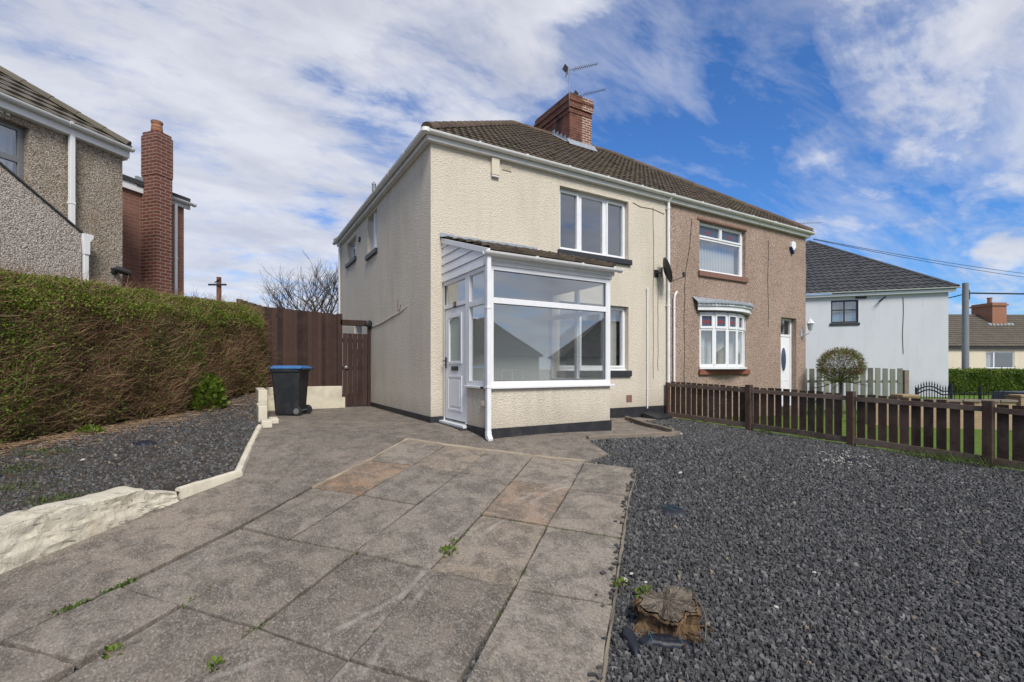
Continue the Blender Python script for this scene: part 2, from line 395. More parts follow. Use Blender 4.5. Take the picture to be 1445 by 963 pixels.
def glass():
    m, nt = new_mat('window_glass'); t = NT(nt)
    tr = t.n('ShaderNodeBsdfTransparent'); tr.inputs[0].default_value = (.93, .95, .94, 1)
    gl = t.n('ShaderNodeBsdfGlossy'); gl.inputs['Roughness'].default_value = .0; gl.inputs[0].default_value = (.95, .97, 1, 1)
    ge = t.n('ShaderNodeNewGeometry'); dp_ = t.n('ShaderNodeVectorMath', operation='DOT_PRODUCT'); t.l(ge.outputs['Incoming'], dp_.inputs[0]); t.l(ge.outputs['Normal'], dp_.inputs[1])
    fac = t.math('ADD', .27, t.math('MULTIPLY', .73, t.math('POWER', t.math('SUBTRACT', 1.0, t.math('ABSOLUTE', dp_.outputs['Value'])), 3.6)))
    nb = t.bump(t.noise(t.coord(), .8, 1), .05, .02); t.l(nb, gl.inputs['Normal'])
    mx = t.n('ShaderNodeMixShader'); o = t.n('ShaderNodeOutputMaterial')
    t.l(fac, mx.inputs[0]); t.l(tr.outputs[0], mx.inputs[1]); t.l(gl.outputs[0], mx.inputs[2]); t.l(mx.outputs[0], o.inputs[0]); MAT['window_glass'] = m
glass()
def leafmat(name, cols, rough=.55, trans=.25):
    m, nt = new_mat(name); t = NT(nt)
    k = len(cols); col = t.ramp(t.tint(), [(i/(k-1), q) for i, q in enumerate(cols)])
    b = t.bsdf(col, rough, None, .35)
    tl = t.n('ShaderNodeBsdfTranslucent'); t.l(col, tl.inputs[0]); mx = t.n('ShaderNodeMixShader'); mx.inputs[0].default_value = trans
    o = [n for n in nt.nodes if n.type == 'OUTPUT_MATERIAL'][0]
    t.l(b.outputs[0], mx.inputs[1]); t.l(tl.outputs[0], mx.inputs[2]); t.l(mx.outputs[0], o.inputs[0]); MAT[name] = m
leafmat('privet_leaf', [(.04, .075, .012), (.09, .15, .018), (.165, .235, .028), (.25, .31, .045)], .5, .35)
leafmat('dark_leaf', [(.02, .05, .014), (.04, .085, .02), (.075, .13, .03)])
leafmat('grass_blade', [(.09, .075, .03), (.06, .10, .02), (.10, .17, .03), (.16, .22, .05)])
leafmat('twig_brown', [(.06, .036, .019), (.175, .10, .052), (.29, .18, .10), (.42, .30, .195)], .85, 0)
leafmat('slate_chip', [(.026, .026, .0265), (.056, .0555, .056), (.092, .09, .09), (.17, .167, .164), (.23, .175, .12)], .62, 0)
def gravelmat():
    m, nt = new_mat('slate_bed'); t = NT(nt); c = t.coord()
    x = t.n('ShaderNodeTexVoronoi'); x.inputs['Scale'].default_value = 38; t.l(t.coord(scale=(1, 1, .2)), x.inputs['Vector'])
    sp = t.n('ShaderNodeSeparateColor'); t.l(x.outputs['Color'], sp.inputs[0])
    col = t.ramp(sp.outputs[0], [(0, (.03, .03, .031)), (.5, (.056, .056, .058)), (1, (.09, .09, .091))])
    t.bsdf(col, .7, t.bump(t.math('ADD', sp.outputs[1], x.outputs['Distance']), 1, .03), .3); MAT['slate_bed'] = m
gravelmat()
def bedsoil():
    m, nt = new_mat('bed_soil'); t = NT(nt); c = t.coord()
    col = t.ramp(t.noise(c, 3, 8, .7), [(.3, (.035, .03, .026)), (.5, (.06, .05, .042)), (.68, (.11, .075, .05)), (.8, (.07, .085, .03))])
    t.bsdf(col, .95, t.bump(t.noise(c, 40, 6), 1, .03), .1); MAT['bed_soil'] = m
bedsoil()
def grassmat():
    m, nt = new_mat('lawn'); t = NT(nt); c = t.coord()
    col = t.ramp(t.noise(c, 6, 8, .7), [(.3, (.07, .12, .02)), (.55, (.12, .19, .035)), (.8, (.17, .22, .06))])
    t.bsdf(col, .95, t.bump(t.noise(c, 60, 6), 1, .03), .1); MAT['lawn'] = m
grassmat()
simple('asphalt', (.05, .05, .052), .9, .3, 4, .5, 60)
simple('roof_felt', (.05, .052, .055), .85, .3, 6, .4, 40)
def concrete(name, slab):
    m, nt = new_mat(name); t = NT(nt); c = t.coord()
    big = t.noise(c, .8, 7, .65, .3); blot = t.noise(c, 4.2, 9, .74, .5); sp_ = t.noise(t.coord(rot=(0, 0, R(42)), scale=(1.25, .75, 1)), 62, 6, .85, .2); st = t.noise(t.coord(rot=(0, 0, R(42)), scale=(16, 5, 6)), 1.4, 8, .75, .6); fine = t.noise(c, 120, 3, .7)
    if slab:
        col = t.ramp(t.tint(), [(0, (.115, .096, .077)), (.3, (.18, .151, .121)), (.55, (.25, .214, .174)), (.75, (.25, .187, .128)), (.9, (.26, .162, .094)), (1, (.31, .275, .23))])
    else:
        col = t.ramp(big, [(.3, (.15, .127, .105)), (.5, (.178, .15, .123)), (.7, (.25, .192, .14))])
    col = t.mix(t.math('MULTIPLY', t.ramp(big, [(.47, 0), (.66, 1)]), .4), col, (.28, .248, .212))
    col = t.mix(t.math('MULTIPLY', t.ramp(blot, [(.43, 1), (.55, 0)]), .6), col, (.07, .061, .052))
    col = t.mix(t.math('MULTIPLY', t.ramp(st, [(.52, 0), (.70, 1)]), .5), col, (.33, .305, .272))
    col = t.mix(t.math('MULTIPLY', t.ramp(sp_, [(.53, 0), (.63, 1)]), .68), col, (.45, .41, .36))
    col = t.mix(t.math('MULTIPLY', t.ramp(sp_, [(.37, 1), (.47, 0)]), .65), col, (.042, .037, .032))
    gr = sp_; mid = blot
    if slab:   # tyre scrapes left on the slabs
        g_ = t.n('ShaderNodeNewGeometry').outputs['Position']; sx = t.n('ShaderNodeSeparateXYZ'); t.l(g_, sx.inputs[0])
        def arc(cx, cy, r, w):
            dx = t.math('SUBTRACT', sx.outputs[0], cx); dy = t.math('SUBTRACT', sx.outputs[1], cy)
            d = t.math('SQRT', t.math('ADD', t.math('MULTIPLY', dx, dx), t.math('MULTIPLY', dy, dy)))
            e = t.math('ABSOLUTE', t.math('SUBTRACT', d, r)); return t.ramp(t.math('DIVIDE', e, w), [(.3, 1), (1, 0)])
        for a in ARCS:
            k = t.math('MULTIPLY', t.math('MULTIPLY', arc(*a[:4]), t.math('LESS_THAN', sx.outputs[1], a[4])), t.ramp(t.noise(c, 3.5, 5, .7), [(.42, 0), (.66, 1)])); col = t.mix(t.math('MULTIPLY', k, .5), col, (.42, .39, .35))
    h = t.math('ADD', gr, t.math('ADD', t.math('MULTIPLY', fine, .5), mid))
    t.bsdf(col, .93, t.bump(h, .65, .006), .2); MAT[name] = m
def circ(p, q, r_):
    (ax, ay), (bx, by), (cx, cy) = p, q, r_
    d = 2*(ax*(by-cy)+bx*(cy-ay)+cx*(ay-by)); a2 = ax*ax+ay*ay; b2 = bx*bx+by*by; c2 = cx*cx+cy*cy
    ux = (a2*(by-cy)+b2*(cy-ay)+c2*(ay-by))/d; uy = (a2*(cx-bx)+b2*(ax-cx)+c2*(bx-ax))/d
    return ux, uy, math.dist((ux, uy), p)
c1_ = circ(at(310, 963), at(440, 912), at(590, 830)); c2_ = circ(at(715, 735), at(800, 690), at(890, 662))
ARCS = [(*c1_, .03, at(0+610, 818)[1]), (*c2_, .03, 0), (c2_[0], c2_[1], c2_[2]+.12, .03, 0)]
concrete('slab_concrete', True); concrete('drive_concrete', False)

# ------------------------------------------------------------------ world, sun, camera
SUN = Vector((-.12, -.70, .70)).normalized()
w = bpy.data.worlds.new('World'); scene.world = w; w.use_nodes = True; nt = w.node_tree; nt.nodes.clear(); t = NT(nt)
sky = t.n('ShaderNodeTexSky', sky_type='NISHITA'); sky.sun_disc = False; sky.sun_elevation = math.asin(SUN.z); sky.sun_rotation = math.atan2(SUN.x, SUN.y)
sky.altitude = 50; sky.air_density = 1.0; sky.dust_density = .6; sky.ozone_density = 2.0
dirv = t.n('ShaderNodeTexCoord').outputs['Generated']
sep = t.n('ShaderNodeSeparateXYZ'); t.l(dirv, sep.inputs[0])
den = t.math('ADD', t.math('MAXIMUM', sep.outputs[2], 0.0), .22)
cmb = t.n('ShaderNodeCombineXYZ'); t.l(t.math('DIVIDE', sep.outputs[0], den), cmb.inputs[0]); t.l(t.math('DIVIDE', sep.outputs[1], den), cmb.inputs[1])
def mapped(rot, sc, loc=(0, 0, 0)):
    mp = t.n('ShaderNodeMapping'); mp.inputs['Rotation'].default_value = (0, 0, rot); mp.inputs['Scale'].default_value = sc; mp.inputs['Location'].default_value = loc
    t.l(cmb.outputs[0], mp.inputs['Vector']); return mp.outputs[0]
n1 = t.noise(mapped(R(-20), (1.0, 1.25, 1), (3.1, 1.7, 0)), 3.7, 10, .6, .2)
n2 = t.noise(mapped(R(38), (.75, 1.7, 1), (1.2, 5.3, 0)), 3.0, 10, .64, .35)
nn = t.math('ADD', t.math('MULTIPLY', n1, .5), t.math('MULTIPLY', n2, .5))
def pdir(px, py):
    a = (px-722.5)/667; b = (520-py)/667
    return Vector((FWD[0]+RIGHT[0]*a, FWD[1]+RIGHT[1]*a, b)).normalized()
bias = None
for px, py, r0, r1, amt in [(950, 180, 3, 17, -.25), (1130, 290, 3, 15, -.10), (780, 205, 1, 8, -.12), (560, 190, 1, 6, -.13), (480, 195, 1, 5, -.06), (1010, 330, 3, 12, -.09), (430, 235, 1, 4, -.04),
                            (150, 80, 20, 44, .09), (330, 300, 8, 26, .07), (200, 350, 8, 20, .05), (720, 0, 4, 14, .12), (1400, 150, 5, 20, .02), (1290, 40, 4, 17, .03), (1410, 358, .4, 2.0, .16), (430, 400, 3, 9, -.05), (1320, 330, 3, 12, -.05), (1400, 400, 2, 8, -.04)]:
    d = t.n('ShaderNodeVectorMath', operation='DOT_PRODUCT'); t.l(dirv, d.inputs[0]); d.inputs[1].default_value = pdir(px, py)
    mr = t.n('ShaderNodeMapRange', interpolation_type='SMOOTHSTEP'); t.l(d.outputs['Value'], mr.inputs[0])
    mr.inputs[1].default_value = math.cos(R(r1)); mr.inputs[2].default_value = math.cos(R(r0)); mr.inputs[3].default_value = 0; mr.inputs[4].default_value = amt
    bias = mr.outputs[0] if bias is None else t.math('ADD', bias, mr.outputs[0])
bk = t.n('ShaderNodeVectorMath', operation='DOT_PRODUCT'); t.l(dirv, bk.inputs[0]); bk.inputs[1].default_value = Vector((.45, -.85, .3)).normalized()
bias = t.math('ADD', bias, t.ramp(bk.outputs['Value'], [(.3, 0), (.8, .16)]))
cov = t.math('ADD', t.math('ADD', t.math('MULTIPLY', t.math('SUBTRACT', nn, .5), 1.55), .5), bias)
mask = t.ramp(cov, [(.34, 0), (.46, .30), (.56, .72), (.68, .97)])
veil = t.ramp(t.math('ADD', t.noise(mapped(R(38), (.6, 2.0, 1), (4.2, 1.3, 0)), 2.6, 10, .62, .4), t.math('MULTIPLY', bias, .42)), [(.39, 0), (.70, .70)])
mask = t.math('MULTIPLY', t.math('MAXIMUM', mask, veil), .95)
shade = t.ramp(t.noise(mapped(R(-20), (1, 1.6, 1), (7, 2, 0)), 2.6, 7, .6, .3), [(.35, (.49, .51, .58)), (.62, (.66, .672, .725))])
blue = t.mix(1, sky.outputs[0], SKYTINT if 'SKYTINT' in globals() else (.075*.62, .075*1.14, .075*1.80), 'MULTIPLY')
bg = t.n('ShaderNodeBackground'); bg.inputs['Strength'].default_value = .1
sc_ = t.n('ShaderNodeMix', data_type='RGBA', blend_type='MULTIPLY'); sc_.inputs[0].default_value = 1; t.l(t.mix(mask, blue, shade), sc_.inputs[6]); sc_.inputs[7].default_value = (10, 10, 10, 1)
t.l(sc_.outputs[2], bg.inputs[0]); ow = t.n('ShaderNodeOutputWorld'); t.l(bg.outputs[0], ow.inputs[0])
sl = bpy.data.lights.new('Sun', 'SUN'); sl.energy = 3.2; sl.angle = R(20); sl.color = (1, .95, .87)
so = bpy.data.objects.new('sun', sl); COL.objects.link(so); so.rotation_euler = (-SUN).to_track_quat('-Z', 'Y').to_euler()
cd = bpy.data.cameras.new('Camera'); cam = bpy.data.objects.new('camera', cd); COL.objects.link(cam); scene.camera = cam
cd.sensor_width = 36; cd.lens = 667/1445*36; cd.shift_y = (520-481.5)/1445; cd.clip_start = .05; cd.clip_end = 3000
cam.location = CAM; cam.rotation_euler = (R(90), 0, -HEAD)
vs = scene.view_settings; vs.view_transform = 'Standard'; vs.look = 'None'; vs.exposure = 0.28; vs.gamma = 1; vs.use_curve_mapping = False

# ------------------------------------------------------------------ ground
def add_ground():
    r = np.concatenate([np.linspace(-14, 22, 90)]); xs = np.concatenate([[-900, -400, -150, -70, -40, -25, -18], r, [26, 32, 45, 70, 150, 400, 900]])
    ys = np.concatenate([[-900, -400, -150, -80, -55, -40, -30, -24], np.linspace(-20, 14, 90), [18, 26, 40, 70, 150, 400, 900]])
    X, Y = np.meshgrid(xs, ys); Z = G(X, Y)-.07
    V = np.stack([X, Y, Z], -1).reshape(-1, 3); nx = len(xs); ny = len(ys)
    i, j = np.meshgrid(np.arange(nx-1), np.arange(ny-1)); k = (j*nx+i).ravel()
    o = np_mesh('ground', V, np.stack([k, k+1, k+nx+1, k+nx], 1), MAT['earth'], smooth=True); tag(o, kind='structure')
simple('earth', (.13, .115, .085), .95, .35, 1.5, .8, 30)
add_ground()
for pl_ in ([(6.04, -13), (40, -13), (40, 7), (6.04, -.05)], [(-30, 12), (-30, -13), (-9, -13), (-9.4, -3), (-7, 3), (-3, 6), (-3, 12)]):
    o = poly_sheet('lawn', pl_, lambda x, y: g(x, y)-.03, MAT['lawn'], .8); tag(o, kind='structure')
o = poly_sheet('road', [(-60, -20), (60, -20), (60, -13.5), (-60, -13.5)], lambda x, y: g(x, y)-.03, MAT['asphalt'], 2.0); tag(o, kind='structure')

J = [[(0, 915), (169, 835), (340, 748), (442, 692), (523, 653), (574, 624)]]
def P(*pts): return [at(*p) for p in pts]
# paving strips: (left point, right point) of each cross joint, from the house down
STRIPS = [
 [((574, 624), (628, 632)), ((523, 653), (582, 660)), ((442, 692), (509, 702)), ((340, 749), (409, 767)), ((169, 835), (256, 862)), ((0, 915), (112, 944))],
 [((628, 632), (689, 640)), ((582, 660), (649, 671)), ((509, 703), (588, 717)), ((409, 767), (502, 785)), ((256, 862), (362, 893))],
 [((689, 640), (751, 648)), ((649, 671), (724, 681)), ((502, 785), (607, 810)), ((362, 893), (492, 940))],
 [((751, 648), (825, 655)), ((724, 681), (804, 694)), ((680, 731), (772, 747)), ((607, 810), (726, 836)), ((492, 940), (640, 985))],
 [((825, 655), (898, 664)), ((804, 694), (887, 704)), ((772, 747), (877, 764)), ((726, 836), (864, 860))]]
TINTS = [[.55, .86, .42, .35, .32, .38], [.60, .34, .34, .40, .30, .34], [.50, .40, .30, .36, .3, .3], [.55, .88, .66, .28, .40, .3], [.40, .62, .60, .52, .3, .3]]
slab_mb = MB(); slab_polys = []
ext_dir = None
for si, S in enumerate(STRIPS):
    W = [(at(*a), at(*b)) for a, b in S]
    (l0, r0), (l1, r1) = W[-2], W[-1]
    dl = Vector((l1[0]-l0[0], l1[1]-l0[1])); dr = Vector((r1[0]-r0[0], r1[1]-r0[1])); dl.normalize(); dr.normalize()
    d = ((dl+dr)/2).normalized()
    for k in range(5):
        (l, r_) = W[-1]; W.append(((l[0]+d.x*1.5, l[1]+d.y*1.5), (r_[0]+d.x*1.5, r_[1]+d.y*1.5)))
    for k in range(len(W)-1):
        (a, b), (e, f) = W[k], W[k+1]
        if (a[1]+e[1])/2 < -12.5: break
        c = Vector(((a[0]+b[0]+e[0]+f[0])/4, (a[1]+b[1]+e[1]+f[1])/4))
        q = []
        for p in (a, b, f, e):
            v = Vector(p); v2 = c-v; v = v+v2.normalized()*random.uniform(.010, .019); q.append((v.x, v.y))
        tint = (TINTS[si][k] if k < len(TINTS[si]) else random.uniform(.2, .6))+random.uniform(-.05, .05)
        jz = random.uniform(-.009, .009)
        n = 8; top = []; 
        for i in range(n+1):
            for j in range(n+1):
                u, v_ = i/n, j/n
                x = (q[0][0]*(1-u)+q[1][0]*u)*(1-v_)+(q[3][0]*(1-u)+q[2][0]*u)*v_; y = (q[0][1]*(1-u)+q[1][1]*u)*(1-v_)+(q[3][1]*(1-u)+q[2][1]*u)*v_
                edge = i in (0, n) or j in (0, n)
                if edge: x += random.uniform(-.006, .006); y += random.uniform(-.006, .006)
                top.append((x, y, g(x, y)+.034+jz-(.006 if edge else 0)))
        fs = [(i*(n+1)+j, (i+1)*(n+1)+j, (i+1)*(n+1)+j+1, i*(n+1)+j+1) for i in range(n) for j in range(n)]
        ring = [i*(n+1) for i in range(n+1)]+[n*(n+1)+j for j in range(1, n+1)]+[i*(n+1)+n for i in range(n-1, -1, -1)]+[j for j in range(n-1, 0, -1)]
        m = len(top); top += [(top[i][0], top[i][1], top[i][2]-.08) for i in ring]; L_ = len(ring)
        fs += [(ring[i], ring[(i+1) % L_], m+(i+1) % L_, m+i) for i in range(L_)]
        slab_mb.add(top, fs, tint); slab_polys.append(q)
    if si == 0: J0_END = W[-1][0]; 
    if si == 4: J5 = [w_[1] for w_ in W]
tag(slab_mb.build('driveway_paving', MAT['slab_concrete']), kind='structure')
# concrete driveway and apron round the porch
J0w = [at(*p) for p in ((574, 622), (523, 651), (442, 690), (340, 746), (169, 832), (0, 913))]
dJ = Vector((J0w[-1][0]-J0w[-2][0], J0w[-1][1]-J0w[-2][1])).normalized(); J0w.append((J0w[-1][0]+dJ.x*6, J0w[-1][1]+dJ.y*6))
J0w = [(x-.012, y+.006) for x, y in J0w]
WALL_BASE = [(p[0], p[1]) for p in WALL_PTS]
APRON = [(2.66, -1.2)] 
apr = P((898-40, 643), (827, 653.5), (751, 646.5), (689, 638.5), (628, 630.5))
drive_poly = [(-2.3, 4.6), (0.02, 4.6), (.02, -.02), (.3, -.02), (.3, -1.7), (2.6, -1.7), (2.6, .02), (5.97, .02), (5.97, -.32), at(882, 597), at(946, 612), at(955, 617), at(828, 623)] + apr + J0w + [(-8.2, -7.6)] + [(x-.08, y+.02) for x, y in WALL_BASE[1:]]
o = poly_sheet('driveway', drive_poly, lambda x, y: g(x, y)+.022, MAT['drive_concrete'], .22, skirt=.06); tag(o, kind='structure')
o = poly_sheet('slate_bed', [(-8, -12.5), (6.3, -12.5), (6.3, .0), (2.4, .0), (2.4, -1.6), (-1, -1.6), (-8, -8)], lambda x, y: g(x, y)-.012, MAT['slate_bed'], .25); tag(o, kind='structure')
# kerbs of the little bed and mortar line at the edge of the paving
def kerb(name, pts, wdt, h, mat, zf=g, seg=.15, jit=.006, base=.05):
    mb = MB(); dense = []
    for a, b in zip(pts[:-1], pts[1:]):
        n = max(1, int(math.dist(a, b)/seg)); dense += [Vector((a[0]+(b[0]-a[0])*k/n, a[1]+(b[1]-a[1])*k/n)) for k in range(n)]
    dense.append(Vector(pts[-1])); rows = []
    for i, p in enumerate(dense):
        d = (dense[min(i+1, len(dense)-1)]-dense[max(i-1, 0)]).normalized(); s_ = Vector((-d.y, d.x))*wdt/2; z = zf(p.x, p.y)
        r = lambda: random.uniform(-jit, jit)
        a = p+s_; b = p-s_
        rows.append([(a.x+r(), a.y+r(), z-base), (a.x+r(), a.y+r(), z+h-.012+r()), (a.x-s_.x*.25, a.y-s_.y*.25, z+h+r()), (b.x+s_.x*.25, b.y+s_.y*.25, z+h+r()), (b.x+r(), b.y+r(), z+h-.012+r()), (b.x+r(), b.y+r(), z-base)])
    vs = [q for r_ in rows for q in r_]; fs = [(i*6+j, i*6+j+1, (i+1)*6+j+1, (i+1)*6+j) for i in range(len(rows)-1) for j in range(5)]
    fs += [tuple(range(6)), tuple(range((len(rows)-1)*6, len(rows)*6))[::-1]]
    mb.add(vs, fs); return mb.build(name, mat)
k1 = kerb('concrete_kerb', [at(884, 594), at(915, 604), at(950, 613)], .07, .10, MAT['concrete_kerb'])
tag(k1, 'thin concrete kerb running diagonally from the house wall into the slate', 'kerb')
k2 = kerb('concrete_kerb', [at(829, 622), at(890, 618), at(958, 614.5)], .07, .07, MAT['concrete_kerb'])
tag(k2, 'low concrete kerb along the slate in front of the porch corner', 'kerb')
k3 = kerb('mortar_joint', [at(574, 623), at(628, 631), at(689, 639), at(751, 647), at(825, 654)], .04, .045, MAT['mortar'])
tag(k3, kind='structure')
k4 = kerb('mortar_joint', [at(574, 623), at(523, 652), at(442, 691)], .03, .04, MAT['mortar'])
tag(k4, kind='structure')
EDGE = [(x+.012, y) for x, y in J5]
k5 = kerb('paving_edge', EDGE, .02, .027, MAT['concrete_kerb'], jit=.008); tag(k5, kind='structure')

# slate chippings, real shards
def shards(name, poly, zf, dens, avoid, mat, brown=0.05, label=None):
    poly = np.array(poly); x0, y0 = poly.min(0); x1, y1 = poly.max(0)
    n = int((x1-x0)*(y1-y0)*3600); x = RNG.uniform(x0, x1, n); y = RNG.uniform(y0, y1, n)
    m = inside(poly, x, y)
    for a in avoid: m &= ~inside(a, x, y)
    x = x[m]; y = y[m]
    rx = (x-CAM.x); ry = (y-CAM.y); D = rx*FWD[0]+ry*FWD[1]; X = rx*RIGHT[0]+ry*RIGHT[1]
    vis = (D > 1.6) & (np.abs(X) < D*1.2+.6); x, y, D = x[vis], y[vis], D[vis]
    keep = RNG.random(len(x)) < np.clip(dens*(4.2/np.maximum(D, 4.2))**1.05, 0, 1); x, y, D = x[keep], y[keep], D[keep]
    n = len(x); size = RNG.uniform(.007, .0225, n)*np.clip((D/4.5)**.5, 1, 1.7)
    z = zf(x, y)+RNG.uniform(-.006, .016, n)
    K = 5; ang = (np.arange(K)*2*np.pi/K)[None]+RNG.uniform(-.4, .4, (n, K))+RNG.uniform(0, 6.28, (n, 1))
    rad = size[:, None]*RNG.uniform(.6, 1.15, (n, K)); el = RNG.uniform(.38, .95, (n, 1)); th = RNG.uniform(0, 3.14, (n, 1))
    lx = rad*np.cos(ang); ly = rad*np.sin(ang)*el
    lx, ly = lx*np.cos(th)-ly*np.sin(th), lx*np.sin(th)+ly*np.cos(th)
    hgt = size*RNG.uniform(.12, .42, n)
    tilt = RNG.normal(0, .33, n); az = RNG.uniform(0, 6.28, n); gx = np.tan(np.clip(tilt, -.8, .8))*np.cos(az); gy = np.tan(np.clip(tilt, -.8, .8))*np.sin(az)
    top = np.stack([x[:, None]+lx*.85, y[:, None]+ly*.85, z[:, None]+hgt[:, None]+lx*gx[:, None]+ly*gy[:, None]], -1)
    bot = np.stack([x[:, None]+lx, y[:, None]+ly, z[:, None]-.012+lx*gx[:, None]+ly*gy[:, None]], -1)
    V = np.concatenate([top, bot], 1).reshape(-1, 3); k = np.arange(n)[:, None]*10
    tris = [k+np.array([0, 1, 2]), k+np.array([0, 2, 3]), k+np.array([0, 3, 4])]
    for j in range(K):
        a, b = j, (j+1) % K; tris += [k+np.array([a, a+5, b+5]), k+np.array([a, b+5, b])]
    t_ = np.clip(RNG.normal(.40, .17, n), 0, .74); bsel = RNG.random(n) < brown; t_[bsel] = RNG.uniform(.8, 1, bsel.sum())
    o = np_mesh(name, V, np.concatenate(tris, 0), mat, tint=np.concatenate([t_]*len(tris)))
    return tag(o, kind='stuff')
avoid = slab_polys+[drive_poly]
GRAVEL = [(-2.6, -11), (6.02, -11), (6.02, -.05), (2.5, -.05), (1.0, -2.0), (.0, -3), (-2.2, -4.5), (-3.6, -8)]
o = shards('slate_chippings', GRAVEL, lambda x, y: G(x, y)-.004, 1.0, avoid, MAT['slate_chip'], .012)
tag(o, 'loose dark grey slate chippings covering the front garden right of the paving', 'slate chippings')

# ------------------------------------------------------------------ left bed
BED = [(p[0]-.06, p[1]) for p in WALL_PTS]+[(-2.42, 4.5), (-4.5, 5.2), (-7.5, 2.6), (-9.6, -3.5), (-9.2, -7)]
o = poly_sheet('raised_bed', BED, b_, MAT['bed_soil'], .2); tag(o, kind='structure')
SLATE2 = [(p[0]-.24, p[1]+.26) for p in WALL_PTS[:5]]+[(p[0]-.1, p[1]) for p in WALL_PTS[5:]]+[(-2.7, 3.85), (-3.7, 2.55), (-4.5, 1.25), (-5.3, -.3), (-6.3, -1.8), (-8.4, -5)]
o = shards('slate_chippings', SLATE2, lambda x, y: B(x, y)-.004, .62, [], MAT['slate_chip'], .05)
tag(o, 'dark slate chippings in the raised bed below the hedge', 'slate chippings')

wt = thing('retaining_wall', 'low cracked whitewashed wall and kerb holding the slate bed under the hedge', 'wall', (-3.57, -2.54, g(-3.57, -2.54)))
def loft_wall(name, pts, thick, mat, parent, ztop, seg=.03, jit=.02, zb=g, layers=16):
    mb = MB(); dense = []
    for a, b in zip(pts[:-1], pts[1:]):
        n = max(1, int(math.dist(a[:2], b[:2])/seg)); dense += [tuple(a[i]+(b[i]-a[i])*k/n for i in range(3)) for k in range(n)]
    dense.append(pts[-1]); rows = []; L = Vector(wt.location)
    for i, p in enumerate(dense):
        q0 = Vector(dense[max(i-1, 0)][:2]); q1 = Vector(dense[min(i+1, len(dense)-1)][:2]); d = (q1-q0).normalized(); s_ = Vector((d.y, -d.x))
        ss = i*seg; nz = lambda h, f, am: am*mnoise.fractal(Vector((ss*f, h*f*2.2, 3.7)), .6, 2.1, 5)
        z0 = zb(p[0], p[1])-.06; zt = p[2]+nz(9, 2.2, jit*1.4)+nz(5, 11, jit*.7); prof = [(0, z0)]
        for k in range(1, layers):
            h = k/layers; led = (.5*(1 if h > .45+nz(1, .8, .18) else 0)+.45*(1 if h > .75+nz(2, .9, .15) else 0))*jit*2.6
            prof.append((nz(h*.35, 5, jit*1.2)+nz(h*.35, 17, jit*.8)-led-.016*h, z0+(zt-z0)*h+nz(h+4, 7, jit*.25)))
        e0 = prof[-1][0]-.012; prof += [(e0, zt-.008), (e0-(thick+e0)*.35, zt+nz(13, 6, jit)), (e0-(thick+e0)*.7, zt+nz(15, 6, jit)), (-thick, zt-.02), (-thick, z0)]
        rows.append([(p[0]+s_.x*o_-L.x, p[1]+s_.y*o_-L.y, z-L.z) for o_, z in prof])
    m = len(rows[0]); mb.add([q for r in rows for q in r], [(i*m+j, i*m+j+1, (i+1)*m+j+1, (i+1)*m+j) for i in range(len(rows)-1) for j in range(m-1)]+[tuple(range(m)), tuple(range((len(rows)-1)*m, len(rows)*m))[::-1]])
    return mb.build(name, mat, parent, smooth=True, auto=30)
loft_wall('rough_wall', [(-7.6, -6.6, -.34), (-5.6, -4.58, -.22), (-4.45, -3.43, -.10), (-3.9, -2.87, -.085), (-3.72, -2.7, -.09), (-3.68, -2.66, -.15), (-3.5, -2.48, -.19)], .36, MAT['old_whitewash'], wt, None, jit=.011)
loft_wall('kerb', [(-3.48, -2.45, -.17), (-2.95, -1.98, -.14), (-2.80, -.7, -.03), (-2.63, .61, .09)], .10, MAT['cream_paint'], wt, None, jit=.004, seg=.08, layers=4)
for (x0, y0, x1, y1, zt) in [(-2.66, .72, -2.5, 1.12, .13), (-2.68, 1.35, -2.54, 2.3, .33), (-2.64, 2.45, -2.48, 3.95, .57)]:
    mb = MB(); L = wt.location; mb.box(x0-L.x, x1-L.x, y0-L.y, y1-L.y, -.1-L.z, zt-L.z); mb.build('block', MAT['cream_paint'], wt, bev=.012)
mb = MB(); mb.box(-2.5-L.x, -2.36-L.x, 1.3-L.y, 1.75-L.y, -.1-L.z, .1-L.z); mb.build('block', MAT['cream_paint'], wt, bev=.012)

